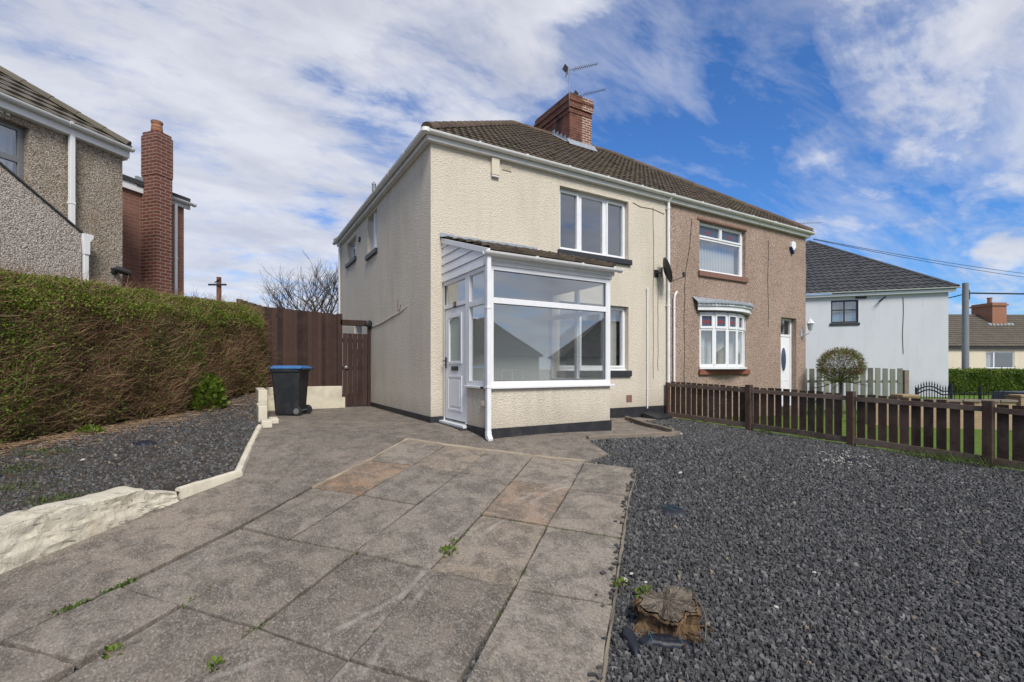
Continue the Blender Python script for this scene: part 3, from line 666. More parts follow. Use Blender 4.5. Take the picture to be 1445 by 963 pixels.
# ------------------------------------------------------------------ hedge
def hedge():
    A = np.array([-8.0, -2.85]); Bq = np.array([-2.44, 4.12]); L = np.linalg.norm(Bq-A); d = (Bq-A)/L; nrm = np.array([d[1], -d[0]])   # nrm faces the drive
    h = thing('privet_hedge', 'tall clipped privet hedge, green on top and bare brown twigs down its face', 'hedge', (A[0], A[1], b_(*A)))
    O = np.array([A[0], A[1], b_(*A)])
    zt = lambda s: 2.05+.27*s/L; zb = lambda s: B(A[0]+d[0]*s, A[1]+d[1]*s)
    def lump(s, z): return .07*np.sin(s*2.1+z*1.3)+.05*np.sin(s*5.3-z*3.1+1)+.03*np.sin(s*9+z*7)
    def surf(s, v):     # v 0..1 face bottom to top, 1..2 across the top
        face = np.minimum(v, 1); z0 = zb(s); z1 = zt(s)
        bul = .12*np.sin(np.pi*np.clip(face, 0, 1)**.8)-.16*np.clip((face-.86)/.14, 0, 1)**2
        end = np.clip((s-(L-.45))/.45, 0, 1); bul = bul-.12*end**2
        z = z0+(z1-z0)*face-.12*end**2*face; off = bul+lump(s, z)-np.clip(v-1, 0, 1)*1.05
        z = z+np.where(v > 1, .05*np.sin(np.pi*np.clip(v-1, 0, 1))+.03*np.sin(s*7+v*9), 0)
        return np.stack([A[0]+d[0]*s+nrm[0]*off, A[1]+d[1]*s+nrm[1]*off, z], -1)
    # inner twig mass, tinted extra dark to paint the shade in the gaps
    ns, nv = 120, 40; S, V_ = np.meshgrid(np.linspace(0, L, ns), np.linspace(0, 2, nv))
    Pc = surf(S, V_); Pc[..., 0] -= nrm[0]*.17; Pc[..., 1] -= nrm[1]*.17; Pc[..., 2] -= .06*np.clip(V_, 0, 1)
    Pc += RNG.normal(0, .02, Pc.shape)
    V3 = Pc.reshape(-1, 3)-O; back = Pc[-1].copy(); back[:, 2] = zb(np.linspace(0, L, ns))-.1; V3 = np.concatenate([V3, back-O]); nv += 1
    i, j = np.meshgrid(np.arange(ns-1), np.arange(nv-1)); k = (j*ns+i).ravel()
    np_mesh('shaded_twig_core', V3, np.stack([k, k+1, k+ns+1, k+ns], 1), MAT['twig_brown'], h, np.clip(RNG.normal(.04, .05, len(k)), 0, .2))
    # twigs
    n = 30000; s = RNG.uniform(0, L, n); v = RNG.uniform(0.0, 1.05, n); p = surf(s, v)-O
    p[:, :2] -= nrm*RNG.uniform(.0, .22, n)[:, None]
    ang = RNG.normal(.45, .5, n); sgn = np.where(RNG.random(n) < .72, 1, -1)
    D = np.stack([d[0]*np.cos(ang)*sgn, d[1]*np.cos(ang)*sgn, np.sin(ang)], -1)+np.concatenate([nrm*1., [0.0]])[None]*RNG.normal(.16, .22, n)[:, None]
    tint = np.clip(RNG.normal(.42, .24, n), 0, 1)
    twigs('twigs', p, D, RNG.uniform(.10, .38, n), RNG.uniform(.0018, .0036, n), tint, MAT['twig_brown'], h)
    # leaves
    n = 260000; s = RNG.uniform(0, L, n); v = RNG.uniform(0, 2, n); u = s/L
    face = np.minimum(v, 1)
    nz = np.sin(s*2.7+face*4)*np.sin(s*1.1-face*6+2)+.6*np.sin(s*6.1+face*9)*np.sin(face*13+s*2)
    dn = np.where(v > 1, .85, .05+.05*(nz > .2))
    dn = np.maximum(dn, np.clip((face-.77+.05*nz)/.10, 0, 1)*.95*(v <= 1))
    sp = lambda s0, f0, rs, rf: np.exp(-((s-s0)/rs)**2-((face-f0)/rf)**2)
    a0 = L-4.8 # left picture edge
    dn = np.where(v <= 1, np.maximum(dn, .55*sp(a0-.1, .55, .75, .5)+.18*nz*sp(a0, .5, 1, .5)), dn)
    for q in ((L-2.55, .72, .5, .26, .95), (L-2.1, .62, .35, .2, .8), (L-1.55, .8, .5, .25, .6), (a0+.8, .28, .6, .18, .16), (L-3.2, .5, .7, .25, .12), (L-1.2, .55, .6, .3, .22), (L-2.9, .45, .4, .3, .16)):
        dn = np.where(v <= 1, np.maximum(dn, q[4]*sp(*q[:4])*(.6+.4*np.clip(nz, -1, 1))), dn)
    m = RNG.random(n) < dn*.82; s, v, u, face = s[m], v[m], u[m], face[m]; n = len(s); p = surf(s, v)-O
    out = np.concatenate([np.tile(nrm, (n, 1)), np.zeros((n, 1))], 1); out[v > .95] = [0, 0, 1]
    p += out*RNG.uniform(-.10, .06, n)[:, None]
    D = out*.5+RNG.normal(0, .7, (n, 3))+np.array([0, 0, .35]); N = out+RNG.normal(0, .6, (n, 3))
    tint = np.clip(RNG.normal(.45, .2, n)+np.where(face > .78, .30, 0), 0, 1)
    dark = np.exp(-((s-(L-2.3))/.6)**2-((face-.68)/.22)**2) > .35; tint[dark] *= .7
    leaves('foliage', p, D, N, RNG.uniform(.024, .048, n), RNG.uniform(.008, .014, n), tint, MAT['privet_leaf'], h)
hedge()
_n = 1500; _u = RNG.uniform(0, 1, _n); _i = RNG.choice([0, 1, 2, 3], _n, p=[.35, .35, .2, .1]); _hp = np.array([(-5.9, -.5), (-5.0, .75), (-4.0, 2.0), (-3.1, 3.1), (-2.6, 3.85)])
_p = _hp[_i]+(_hp[_i+1]-_hp[_i])*_u[:, None]; _o = np.abs(RNG.normal(0, .38, _n)); _p = _p+np.array([.8, -.6])*_o[:, None]
_P = np.stack([_p[:, 0], _p[:, 1], B(_p[:, 0], _p[:, 1])+.022], -1); _D = RNG.normal(0, 1, (_n, 3)); _D[:, 2] *= .1
o = twigs('twig_litter', _P, _D, RNG.uniform(.03, .16, _n), RNG.uniform(.002, .004, _n), RNG.uniform(.3, 1, _n), MAT['twig_brown']); tag(o, 'brown clipped twigs littering the slate along the hedge foot', 'twig litter', kind='stuff')
_n = 1500; _c = np.array([at(25, 690, b_), at(20, 665, b_), at(80, 706, b_), at(60, 640, b_), at(110, 712, b_)]); _k = RNG.integers(0, 5, _n); _p = _c[_k]+RNG.normal(0, 1, (_n, 2))*np.array([.16, .10])
o = leaves('moss_patch', np.stack([_p[:, 0], _p[:, 1], B(_p[:, 0], _p[:, 1])+.015], -1), RNG.normal(0, .6, (_n, 3))+np.array([0, 0, .5]), RNG.normal(size=(_n, 3)), RNG.uniform(.015, .05, _n), np.full(_n, .005), np.clip(RNG.normal(.25, .25, _n), 0, 1), MAT['grass_blade']); tag(o, 'thin patches of brown green moss and grass in the near left slate bed', 'moss', kind='stuff')
def leafy_plant(name, x, y, z, r, h, n, mat, label, cat, group=None, lw=(.03, .06), flat=.5, wf=.28):
    t_ = thing(name, label, cat, (x, y, z), 0, group)
    q = norm(RNG.normal(size=(n, 3))); q[:, 2] = np.abs(q[:, 2]); rad = RNG.uniform(.35, 1, n)**.6
    p = q*rad[:, None]*np.array([r, r, h]); D = q+RNG.normal(0, .5, (n, 3))+np.array([0, 0, flat]); N = RNG.normal(0, .5, (n, 3))+np.array([0, 0, 1])
    Ln = RNG.uniform(*lw, n); leaves('leaves', p, D, N, Ln, Ln*wf, np.clip(RNG.normal(.5, .22, n), 0, 1), MAT[mat], t_)
    m = max(6, n//25); P0 = np.zeros((m, 3)); P0[:, 0] = RNG.normal(0, r*.15, m); P0[:, 1] = RNG.normal(0, r*.15, m)
    D2 = norm(RNG.normal(size=(m, 3))); D2[:, 2] = np.abs(D2[:, 2])+.3
    twigs('stems', P0, D2*np.array([r, r, h]), RNG.uniform(.5, .95, m)*max(r, h), np.full(m, .003), np.full(m, .4), MAT['twig_brown'], t_)
    return t_
x, y = at(293, 578, b_); leafy_plant('leafy_shrub', x, y, b_(x, y), .32, .66, 560, 'privet_leaf', 'bright green leafy shrub growing out of the hedge foot beside the slate bed', 'shrub', lw=(.07, .12), wf=.4)
x, y = at(126, 612, b_); leafy_plant('weed', x, y, b_(x, y), .15, .12, 160, 'privet_leaf', 'pale green rounded weed at the foot of the hedge', 'weed', lw=(.03, .06))
# weeds in paving joints
for px, py, r, h, n, lab in [(632, 782, .07, .06, 70, 'spreading green weed in the paving joint at the centre of the driveway'), (640, 768, .03, .03, 24, None),
                            (160, 924, .05, .03, 26, 'tiny yellow green weed in the joint at the lower left of the paving'),
                            (305, 945, .05, .04, 34, 'small weed in the joint at the front edge of the photo'),
                            (912, 842, .07, .06, 60, 'low green weed in the slate beside the tree stump'),
                            (876, 826, .05, .04, 40, 'small mossy weed at the paving edge above the stump'),
                            (1080, 613, .12, .10, 120, 'weed clump in the slate by the second fence post'),
                            (1060, 606, .1, .13, 120, 'dark weed tuft against the foot of the fence near the house')]:
    if not lab: lab = 'tiny weed just behind the spreading weed in the central paving joint'
    x, y = at(px, py, None, .02); leafy_plant('weed', x, y, g(x, y)+.02, r, h, n, 'privet_leaf' if py > 650 else 'dark_leaf', lab, 'weed', lw=(.018, .04))
def grass_tuft(name, x, y, z, r, n, hl, label, elong=(1, 1), tmean=.5):
    p = np.stack([RNG.normal(0, r*elong[0], n), RNG.normal(0, r*elong[1], n), np.zeros(n)], -1)
    D = RNG.normal(0, .5, (n, 3)); D[:, 2] = RNG.uniform(.5, 1.2, n); N = RNG.normal(size=(n, 3))
    o = leaves(name, p, D, N, RNG.uniform(*hl, n), np.full(n, .0035), np.clip(RNG.normal(tmean, .25, n), 0, 1), MAT['grass_blade'])
    o.location = (x, y, z); return tag(o, label, 'grass', None, 'stuff')
x, y = 5.9, -5.35; grass_tuft('grass_tuft', x, y, g(x, y), .13, 700, (.06, .22), 'long straw and green grass tuft at the foot of the third fence post', (1, 3), .35)
x, y = 5.9, -3.2; grass_tuft('grass_tuft', x, y, g(x, y), .06, 120, (.03, .10), 'short grass tuft under the fence between the second and third posts', (1, 3))
for a, b, n_, lab in [((75, 872), (125, 852), 160, 'green moss strip in the long joint nearest the left edge'), ((148, 842), (192, 822), 220, 'green moss strip in the long joint below the whitewashed wall')]:
    (x0, y0), (x1, y1) = at(*a), at(*b); mb_p = []
    u = RNG.uniform(0, 1, n_); px_ = x0+(x1-x0)*u; py_ = y0+(y1-y0)*u
    pts = np.stack([px_+RNG.normal(0, .015, n_)-x0, py_+RNG.normal(0, .015, n_)-y0, G(px_, py_)+.015-g(x0, y0)], -1)
    o = leaves('moss_strip', pts, RNG.normal(0, .6, (n_, 3))+np.array([0, 0, .6]), RNG.normal(size=(n_, 3)), RNG.uniform(.015, .035, n_), np.full(n_, .006), np.clip(RNG.normal(.45, .2, n_), 0, 1), MAT['grass_blade'])
    o.location = (x0, y0, g(x0, y0)); tag(o, lab, 'moss', None, 'stuff')

_P = []
for (a, b, n_, w_) in [((640, 775), (668, 745), 130, .012), ((600, 826), (640, 780), 40, .01), ((548, 880), (600, 826), 90, .012), ((497, 941), (548, 880), 110, .014), ((680, 731), (772, 747), 110, .008), ((772, 748), (877, 765), 120, .008), ((256, 862), (300, 835), 60, .01), ((362, 893), (380, 880), 50, .012), ((430, 832), (502, 786), 60, .008), ((405, 769), (415, 763), 30, .012), ((726, 836), (745, 798), 40, .01), ((690, 905), (726, 836), 50, .01), ((342, 905), (362, 893), 50, .014), ((856, 905), (872, 800), 60, .02)]:
    (x0, y0), (x1, y1) = at(*a), at(*b); u = np.clip(RNG.normal(.5, .3, n_), 0, 1); X_ = x0+(x1-x0)*u+RNG.normal(0, w_, n_); Y_ = y0+(y1-y0)*u+RNG.normal(0, w_, n_); _P.append(np.stack([X_, Y_, G(X_, Y_)+.02], -1))
_P = np.concatenate(_P); _n = len(_P)
o = leaves('joint_moss', _P, RNG.normal(0, .6, (_n, 3))+np.array([0, 0, .45]), RNG.normal(size=(_n, 3)), RNG.uniform(.010, .026, _n), RNG.uniform(.003, .006, _n), np.clip(RNG.normal(.4, .2, _n), 0, 1), MAT['grass_blade']); tag(o, 'thin lines of moss growing in the joints of the paving slabs', 'moss', kind='stuff')
# ------------------------------------------------------------------ roof tiling
def tile_face(mb, F, L, xl, xr, tw=.165, gauge=.30, amp=.024, lip=.034, sub=5, stag=True):
    n = math.ceil(L/gauge)
    for i in range(n):
        s0 = i*gauge; s1 = min((i+1)*gauge, L)+.0; se = min(s1+.03, L)
        off = (tw/2 if i % 2 and stag else 0)
        a0, a1, c0, c1 = xl(s0), xr(s0), xl(se), xr(se)
        lo, hi = min(a0, c0), max(a1, c1)
        k0 = math.floor((lo-off)/tw); k1 = math.ceil((hi-off)/tw)
        for k in range(k0, k1):
            tt = random.random(); dz = random.uniform(-.004, .004); prev = None; vs = []; fs = []
            for j in range(sub+1):
                x = off+(k+j/sub)*tw; ph = j/sub
                hh = amp*(math.sin(ph*2*math.pi)*.5+.5) if ph < .999 else amp*.5
                xa = min(max(x, a0), a1); xc = min(max(x, c0), c1)
                vs += [F.p(xa, s0, -.01), F.p(xa, s0, lip+hh+dz), F.p(xc, se, hh*1.0+dz)]
            for j in range(sub):
                q = j*3; 
                fs += [(q, q+3, q+4, q+1), (q+1, q+4, q+5, q+2)]
            w_ = (vs[-3]-vs[0]).length+(vs[-1]-vs[2]).length
            if w_ < .01: continue
            mb.add(vs, fs, tt)
def hip_tiles(mb, pts, r=.11, seglen=.42):
    a, b = Vector(pts[0]), Vector(pts[1]); n = max(1, round((b-a).length/seglen)); d = (b-a)/n
    u = (b-a).normalized(); side = u.cross(Vector((0, 0, 1))).normalized(); up = side.cross(u)
    for i in range(n):
        p = a+d*i-u*.03; q = a+d*(i+1); vs = []; m = 7; t_ = random.random()
        for pt, rr in ((p, r*1.08), (q, r)):
            for k in range(m):
                an = math.pi*(k/(m-1)); vs.append(pt+side*math.cos(an)*rr+up*(math.sin(an)*rr-.03))
        fs = [(k, k+1, m+k+1, m+k) for k in range(m-1)]+[tuple(range(m))]
        mb.add(vs, fs, t_)
def hip_roof_parts(x0, x1, y0, y1, ze, pitch, hipl=True, hipr=True, **kw):
    """tiled hip roof; returns (tiles MB, ridge MB, underlay MB)"""
    tm, rm, um = MB(), MB(), MB(); hd = (y1-y0)/2; rise = hd*math.tan(pitch); Ls = hd/math.cos(pitch); c = math.cos(pitch)
    yr = (y0+y1)/2; xa = x0+hd if hipl else x0; xb = x1-hd if hipr else x1
    front = Fr((0, y0, ze), (1, 0, 0), (0, c, math.sin(pitch)), (0, -math.sin(pitch), c))
    tile_face(tm, front, Ls, (lambda s: x0+s*c) if hipl else (lambda s: x0), (lambda s: x1-s*c) if hipr else (lambda s: x1), **kw)
    backf = Fr((0, y1, ze), (1, 0, 0), (0, -c, math.sin(pitch)), (0, math.sin(pitch), c))
    tile_face(tm, backf, Ls, (lambda s: x0+s*c) if hipl else (lambda s: x0), (lambda s: x1-s*c) if hipr else (lambda s: x1), **kw)
    Av, Bv = (xa, yr, ze+rise), (xb, yr, ze+rise); e = .03
    dn = lambda p: (p[0], p[1], p[2]-e)
    um.add([dn((x0, y0, ze)), dn((x1, y0, ze)), dn(Bv), dn(Av)], [(0, 1, 2, 3)]); um.add([dn((x0, y1, ze)), dn((x1, y1, ze)), dn(Bv), dn(Av)], [(0, 1, 2, 3)])
    hip_tiles(rm, (Av, Bv))
    if hipl:
        lf = Fr((x0, 0, ze), (0, -1, 0), (c, 0, math.sin(pitch)), (-math.sin(pitch), 0, c)); tile_face(tm, lf, Ls, lambda s: -y1+s*c, lambda s: -y0-s*c, **kw)
        um.add([dn((x0, y0, ze)), dn((x0, y1, ze)), dn(Av)], [(0, 1, 2)])
        hip_tiles(rm, ((x0+.05, y0+.05, ze+.07), (Av[0], Av[1], Av[2]+.02))); hip_tiles(rm, ((x0+.05, y1-.05, ze+.07), (Av[0], Av[1], Av[2]+.02)))
    if hipr:
        rf = Fr((x1, 0, ze), (0, 1, 0), (-c, 0, math.sin(pitch)), (math.sin(pitch), 0, c)); tile_face(tm, rf, Ls, lambda s: y0+s*c, lambda s: y1-s*c, **kw)
        um.add([dn((x1, y0, ze)), dn((x1, y1, ze)), dn(Bv)], [(0, 1, 2)])
        hip_tiles(rm, ((x1-.05, y0+.05, ze+.07), (Bv[0], Bv[1], Bv[2]+.02))); hip_tiles(rm, ((x1-.05, y1-.05, ze+.07), (Bv[0], Bv[1], Bv[2]+.02)))
    return tm, rm, um
def gutter(mb, a, b, out, r=.058, brackets=1.0, ends=True):
    """half-round gutter from a to b, out = outward horizontal direction"""
    a, b, out = Vector(a), Vector(b), Vector(out).normalized(); u = (b-a).normalized(); L = (b-a).length; m = 9
    def prof(rr): return [(-rr*math.cos(math.pi*k/(m-1)), -rr*math.sin(math.pi*k/(m-1))) for k in range(m)]
    po = prof(r); pi = prof(r-.006)[::-1]; ring = po+pi; n = len(ring)
    vs = [q+out*x+Vector((0, 0, z)) for q in (a, b) for x, z in ring]
    mb.add(vs, [(i, (i+1) % n, n+(i+1) % n, n+i) for i in range(n)]+([tuple(range(n)), tuple(range(n, 2*n))] if ends else []))
    k = max(1, int(L/brackets))
    for i in range(k+1):
        c = a+u*min(max(L*i/k, .03), L-.03); ring2 = prof(r+.007)+[(r+.007, .012), (r-.004, .012), (-r-.007, .012)]; n2 = len(ring2)
        vs = [c+u*o_+out*x+Vector((0, 0, z)) for o_ in (-.022, .022) for x, z in ring2]
        mb.add(vs, [(i_, (i_+1) % n2, n2+(i_+1) % n2, n2+i_) for i_ in range(n2)]+[tuple(range(n2)), tuple(range(n2, 2*n2))])
def downpipe(mb, x, y, z0, z1, out, off=.06, r=.034, seg=10, clips=1.6, top=None, shoe=True):
    out = Vector(out).normalized(); p = Vector((x, y, 0))+out*off
    path = [(p.x, p.y, z0), (p.x, p.y, z1)]
    mb.tube(path, r, seg)
    if top: mb.tube([(p.x, p.y, z1-.02), (p.x, p.y, z1+.05), tuple(top)], r, seg)
    n = max(2, int((z1-z0)/clips))
    for i in range(n):
        z = z0+.3+(z1-z0-.4)*i/max(1, n-1); mb.tube([(p.x, p.y, z-.025), (p.x, p.y, z+.025)], r+.008, seg)
        q = p-out*off; mb.fbox(Fr((p.x, p.y, z), tuple(out.cross(Vector((0, 0, 1)))), (0, 0, 1), tuple(-out)), -.05, .05, -.012, .012, r*.5, off)
    if shoe: mb.tube([(p.x, p.y, z0+.04), (p.x, p.y, z0), tuple(p+out*.07+Vector((0, 0, z0-.05)))], r+.004, seg)

# ------------------------------------------------------------------ windows and doors
def window(parent, F, w, h, panes, recess=.10, fr='upvc', depth=.07, sill=None, sillmat='black_sill', opens=(), behind=None, boardsill=True, gm='window_glass'):
    """F at lower-left of the opening on the outer wall face; panes = [(a0,a1,b0,b1)]"""
    f = MB(); f.plate(F, w, h, panes, -recess-depth, -recess)
    for (a0, a1, b0, b1) in opens:      # casement lining stands proud of the frame
        q = .018; f.plate(F.at(a0-.045, b0-.045), a1-a0+.09, b1-b0+.09, [(.045-q*0, a1-a0+.045, .045, b1-b0+.045)], -recess+.001, -recess+.022)
    if boardsill: f.fbox(F, -.0, w, -.002, .028, -recess+.002, -recess+.05)
    o = f.build('window', MAT[fr], parent, bev=.005)
    gl = MB()
    for (a0, a1, b0, b1) in panes: gl.add([F.p(a0-.003, b0-.003, -recess-.028), F.p(a1+.003, b0-.003, -recess-.028), F.p(a1+.003, b1+.003, -recess-.028), F.p(a0-.003, b1+.003, -recess-.028)], [(0, 1, 2, 3)])
    for i in range(len(gl.f)):
        one = MB(); one.add([gl.v[k] for k in gl.f[i]], [(0, 1, 2, 3)]); one.build('pane', MAT[gm], o)
    if sill:
        s_ = MB(); s_.fbox(F, -.06, w+.06, -sill[0], -.001, -recess+.01, sill[1]); s_.build('sill', MAT[sillmat], o, bev=.012)
    if behind:
        kind, a0, a1 = behind; c = MB(); n = int((a1-a0)/.02); pts = []
        for i in range(n+1):
            a = a0+(a1-a0)*i/n
            dz = (.025*math.sin(a*42)+.012*math.sin(a*97)) if kind == 'curtain' else (.012*(1 if (i//3) % 2 else -1))
            pts.append((a, dz))
        vs = [F.p(a, b, -recess-.2+dz) for a, dz in pts for b in (.02, h-.02)]
        c.add(vs, [(2*i, 2*i+2, 2*i+3, 2*i+1) for i in range(n)]); c.build('curtain' if kind == 'curtain' else 'blind', MAT[{'curtain': 'curtain', 'blind': 'blind', 'dark': 'blind_dark'}[kind]], o)
    return o

# ================================================================== cream house
WX, WD, EZ = 6.1, 8.5, 5.06
hs = thing('semi_detached_house', 'cream roughcast end house with black plinth, brown tiled roof and brick chimney', 'house', (0, 0, 0))
FA = Fr((0, 0, 0), (1, 0, 0), (0, 0, 1), (0, -1, 0)); SI = Fr((0, 0, 0), (0, 1, 0), (0, 0, 1), (-1, 0, 0))
UPW = (2.86, 4.82, 3.5, 4.85); LOW = (2.84, 4.82, .95, 2.42)
S1 = (3.72, 4.68, 3.98, 4.98); S2 = (6.05, 7.3, 4.25, 4.88); S3 = (5.3, 6.3, 1.55, 2.35)
PORCH_OPEN = (.62, 1.5, .1, 2.1)
mb = MB(); mb.wall(FA, 0, WX, -.4, EZ, [UPW, LOW], .14); mb.wall(SI, 0, WD, -.4, EZ, [S1, S2, S3], .16)
mb.sheet(Fr((0, WD, 0), (1, 0, 0), (0, 0, 1), (0, 1, 0)), 0, WX, -.4, EZ, [], 0)
# stained corner bead and settlement ridge across the gable
mb.build('wall', MAT['cream_render'], hs)
pl = MB(); pl.fbox(SI, -.02, WD, -.3, .13, .0, .022); pl.fbox(FA, 2.6, WX, -.5, .10, .0, .024); pl.fbox(FA, -.022, .3, -.3, .13, 0, .022)
pl.build('plinth', MAT['black_plinth'], hs, bev=.006)
rd = MB(); pth = [(-.004, 1.3, 2.26), (-.004, 1.8, 2.2), (-.004, 2.4, 2.16), (-.004, 3.2, 2.1), (-.004, 3.9, 2.07), (-.004, 4.6, 2.06)]
rd.tube([(p[0], p[1]+random.uniform(-.05, .05), p[2]+random.uniform(-.02, .02)) for p in pth], [.003, .014, .018, .016, .014, .003], 6)
rd.build('crack_repair', MAT['cream_render'], hs, smooth=True)
inn = MB(); inn.box(.02, WX-.02, .02, WD-.02, 2.55, 2.7); inn.box(.02, WX-.02, .02, WD-.02, -.1, .02); inn.build('floor', MAT['interior_floor'], hs)
inn = MB(); inn.box(.05, WX-.05, 4.1, 4.2, .02, 5); inn.box(2.5, 2.6, .3, 4.1, .02, 5); inn.build('inner_wall', MAT['plaster'], hs)
OV = .15; PITCH = math.atan((8.40-5.2)/(WD/2+OV))
tm, rm, um = hip_roof_parts(-OV, WX, -OV, WD+OV, 5.2, PITCH, True, False)
rf = tm.build('roof', MAT['brown_tiles'], hs, weld=False); rm.build('ridge_tiles', MAT['ridge_tiles'], rf, smooth=True, auto=40); um.build('underlay', MAT['roof_felt'], rf)
fs = MB(); fs.fbox(FA, -.10, WX, EZ-.0, 5.19, .0, .10); fs.fbox(SI, -.0, WD, EZ-.0, 5.19, .001, .10); fs.build('fascia', MAT['soffit'], hs, bev=.004)
gt = MB(); gz = 5.2; go = .10+.058
gutter(gt, (-go, -go, gz), (WX, -go, gz), (0, -1, 0)); gutter(gt, (-go, -go, gz), (-go, WD+.15, gz), (-1, 0, 0))
gt.tube([(-go, -go, gz-.058), (-go, -go, gz+.006)], .075, 12); gt.build('gutter', MAT['gutter_white'], hs, smooth=True, auto=35)
dp = MB(); downpipe(dp, 0, WD-.25, .1, 5.0, (-1, 0, 0), top=(-go, WD-.25, 5.16), shoe=True); dp.build('downpipe', MAT['gutter_white'], hs, smooth=True, auto=40)
dp = MB(); downpipe(dp, WX-.02, 0, g(WX, 0)+.05, 5.0, (0, -1, 0), off=.065, r=.036, top=(WX-.02, -go, 5.16)); dp.build('downpipe', MAT['gutter_white'], hs, smooth=True, auto=40)
cx = 5.40; dp = MB(); dp.tube([(cx, -.03, .05), (cx, -.03, 2.85)], .016, 8); dp.tube([(cx, -.03, 2.84), (cx, -.03, 2.9)], .026, 8)
for z in (.5, 1.1, 1.7, 2.3): dp.tube([(cx, -.03, z-.015), (cx, -.03, z+.015)], .022, 8)
dp.build('conduit', MAT['upvc'], hs, smooth=True, auto=40)
def cable_part(path, r, par=hs, mat='brick_sill'):
    q = MB(); q.tube(path, r, 5); q.build('cable', MAT[mat], par)
for x, z0, z1, bot in ((5.62, .75, 4.85, .6), (5.78, .95, 3.0, .6)):
    cable_part([(x+random.uniform(-.012, .012), -.008, z0+(z1-z0)*i/10) for i in range(11)], .0055)
cable_part([(4.95, -.008, 4.86), (5.2, -.008, 4.80), (5.6, -.008, 4.82), (6.0, -.008, 4.76)], .006)
cable_part([(-.008, 1.95, 2.5), (-.008, 1.98, 2.3), (-.008, 1.85, 2.22), (-.008, 1.75, 2.35)], .006)
vt = MB(); vt.fbox(FA, 4.75, 4.92, .22, .38, -.0, .012); vt.build('air_brick', MAT['brick_sill'], hs, bev=.004)
vt = MB(); vt.fbox(FA, 1.46, 1.68, 4.88, 4.98, 0, .012)
for i in range(4): vt.fbox(FA, 1.47, 1.67, 4.89+i*.023, 4.9+i*.023, .012, .02)
vt.build('vent_grille', MAT['cream_box'], hs)
vt = MB(); vt.tube([(0, 5.55, 4.62), (-.05, 5.55, 4.62)], .075, 14); vt.build('extractor_vent', MAT['black_plastic'], hs)
vp = MB(); vp.tube([(.4, 5.6, 5.3), (.4, 5.6, 6.25)], .055, 12); vp.lathe((.4, 5.6, 6.25), [(.06, 0), (.06, .03), (.03, .07), (.01, .09)], 12); vp.build('soil_vent_pipe', MAT['metal_grey'], hs, smooth=True, auto=40)
a0, a1, b0, b1 = UPW; w_, h_ = a1-a0, b1-b0
def three(w, h, q=.09, xs=None):
    xs = xs or (.0, .3, .68, 1); return [(xs[i]*w+q, xs[i+1]*w-q*(1 if i == 2 else .6), q, h-q) for i in range(3)]
pp = three(w_, h_); window(hs, FA.at(a0, b0), w_, h_, pp, .12, sill=(.12, .07), opens=(pp[0], pp[2]), behind=None)
a0, a1, b0, b1 = LOW; w_, h_ = a1-a0, b1-b0
pp = [(.085, .56, .11, h_-.085), (.70, w_-.64, .11, h_-.085), (w_-.53, w_-.09, .11, h_-.085)]
window(hs, FA.at(a0, b0), w_, h_, pp, .12, sill=(.14, .06), opens=(pp[0], pp[2]), behind=('curtain', w_-.6, w_-.05))
for (a0, a1, b0, b1), beh in ((S1, ('blind', .05, .9)), (S2, ('blind', .05, 1.2)), (S3, None)):
    w_, h_ = a1-a0, b1-b0
    pp = [(.06, w_*.5-.03, .06, h_-.06), (w_*.5+.03, w_-.06, .06, h_-.06)]
    window(hs, SI.at(a0, b0), w_, h_, pp, .13, sill=(.12, .06), opens=(pp[0],), behind=beh)
# chimney stack on the party line
CX0, CX1, CY0, CY1 = 5.68, 6.52, 3.35, 5.2
ch = MB(); ch.box(CX0, CX1, CY0, CY1, 7.0, 8.90); ch.box(CX0-.02, CX1+.02, CY0-.02, CY1+.02, 8.74, 8.84)
ch.box(CX0-.035, CX1+.035, CY0-.035, CY1+.035, 8.901, 9.08); ch.box(CX0-.06, CX1+.06, CY0-.06, CY1+.06, 9.081, 9.17); ch.box(CX0-.03, CX1+.03, CY0-.03, CY1+.03, 9.171, 9.30)
cho = ch.build('chimney', MAT['stack_brick'], hs, bev=.008)
c2 = MB(); c2.box(CX0+.46, CX1+.006, CY0-.006, CY1-1.0, 7.3, 8.73); c2.box(CX0+.46, CX1+.042, CY0-.041, CY1-1.0, 8.902, 9.078); c2.box(CX0+.46, CX1+.036, CY0-.036, CY1-1, 9.172, 9.302); c2.build('repointed_brickwork', MAT['stack_repoint'], cho)
c3 = MB(); c3.prism(Fr((0, 0, 9.303), (1, 0, 0), (0, 1, 0), (0, 0, 1)), [(CX0, CY0), (CX1-.35, CY0), (CX1-.3, CY1), (CX0, CY1)], 0, .045); c3.build('capping', MAT['roof_felt'], cho, bev=.01)
fl = MB(); zr = lambda y: 5.2+(y+OV)*math.tan(PITCH); 
fl.add([(CX0-.12, CY0-.16, zr(CY0-.16)+.065), (CX1+.12, CY0-.16, zr(CY0-.16)+.065), (CX1+.12, CY0-.012, zr(CY0)+.17), (CX0-.12, CY0-.012, zr(CY0)+.17)], [(0, 1, 2, 3)])
fl.fbox(Fr((CX0, CY0, zr(CY0)), (1, 0, 0), (0, 0, 1), (0, -1, 0)), -.01, CX1-CX0+.01, -.1, .14, .008, .02)
for i in range(5):
    y0 = CY0+i*.19; fl.box(CX0-.018, CX0-.006, y0, y0+.19, zr(y0)-.1, zr(y0+.19)+.10)
    fl.add([(CX0-.14, y0, zr(y0)+.07), (CX0-.01, y0, zr(y0)+.08), (CX0-.01, y0+.19, zr(y0+.19)+.08), (CX0-.14, y0+.19, zr(y0+.19)+.07)], [(0, 1, 2, 3)])
fl.build('lead_flashing', MAT['lead'], cho)

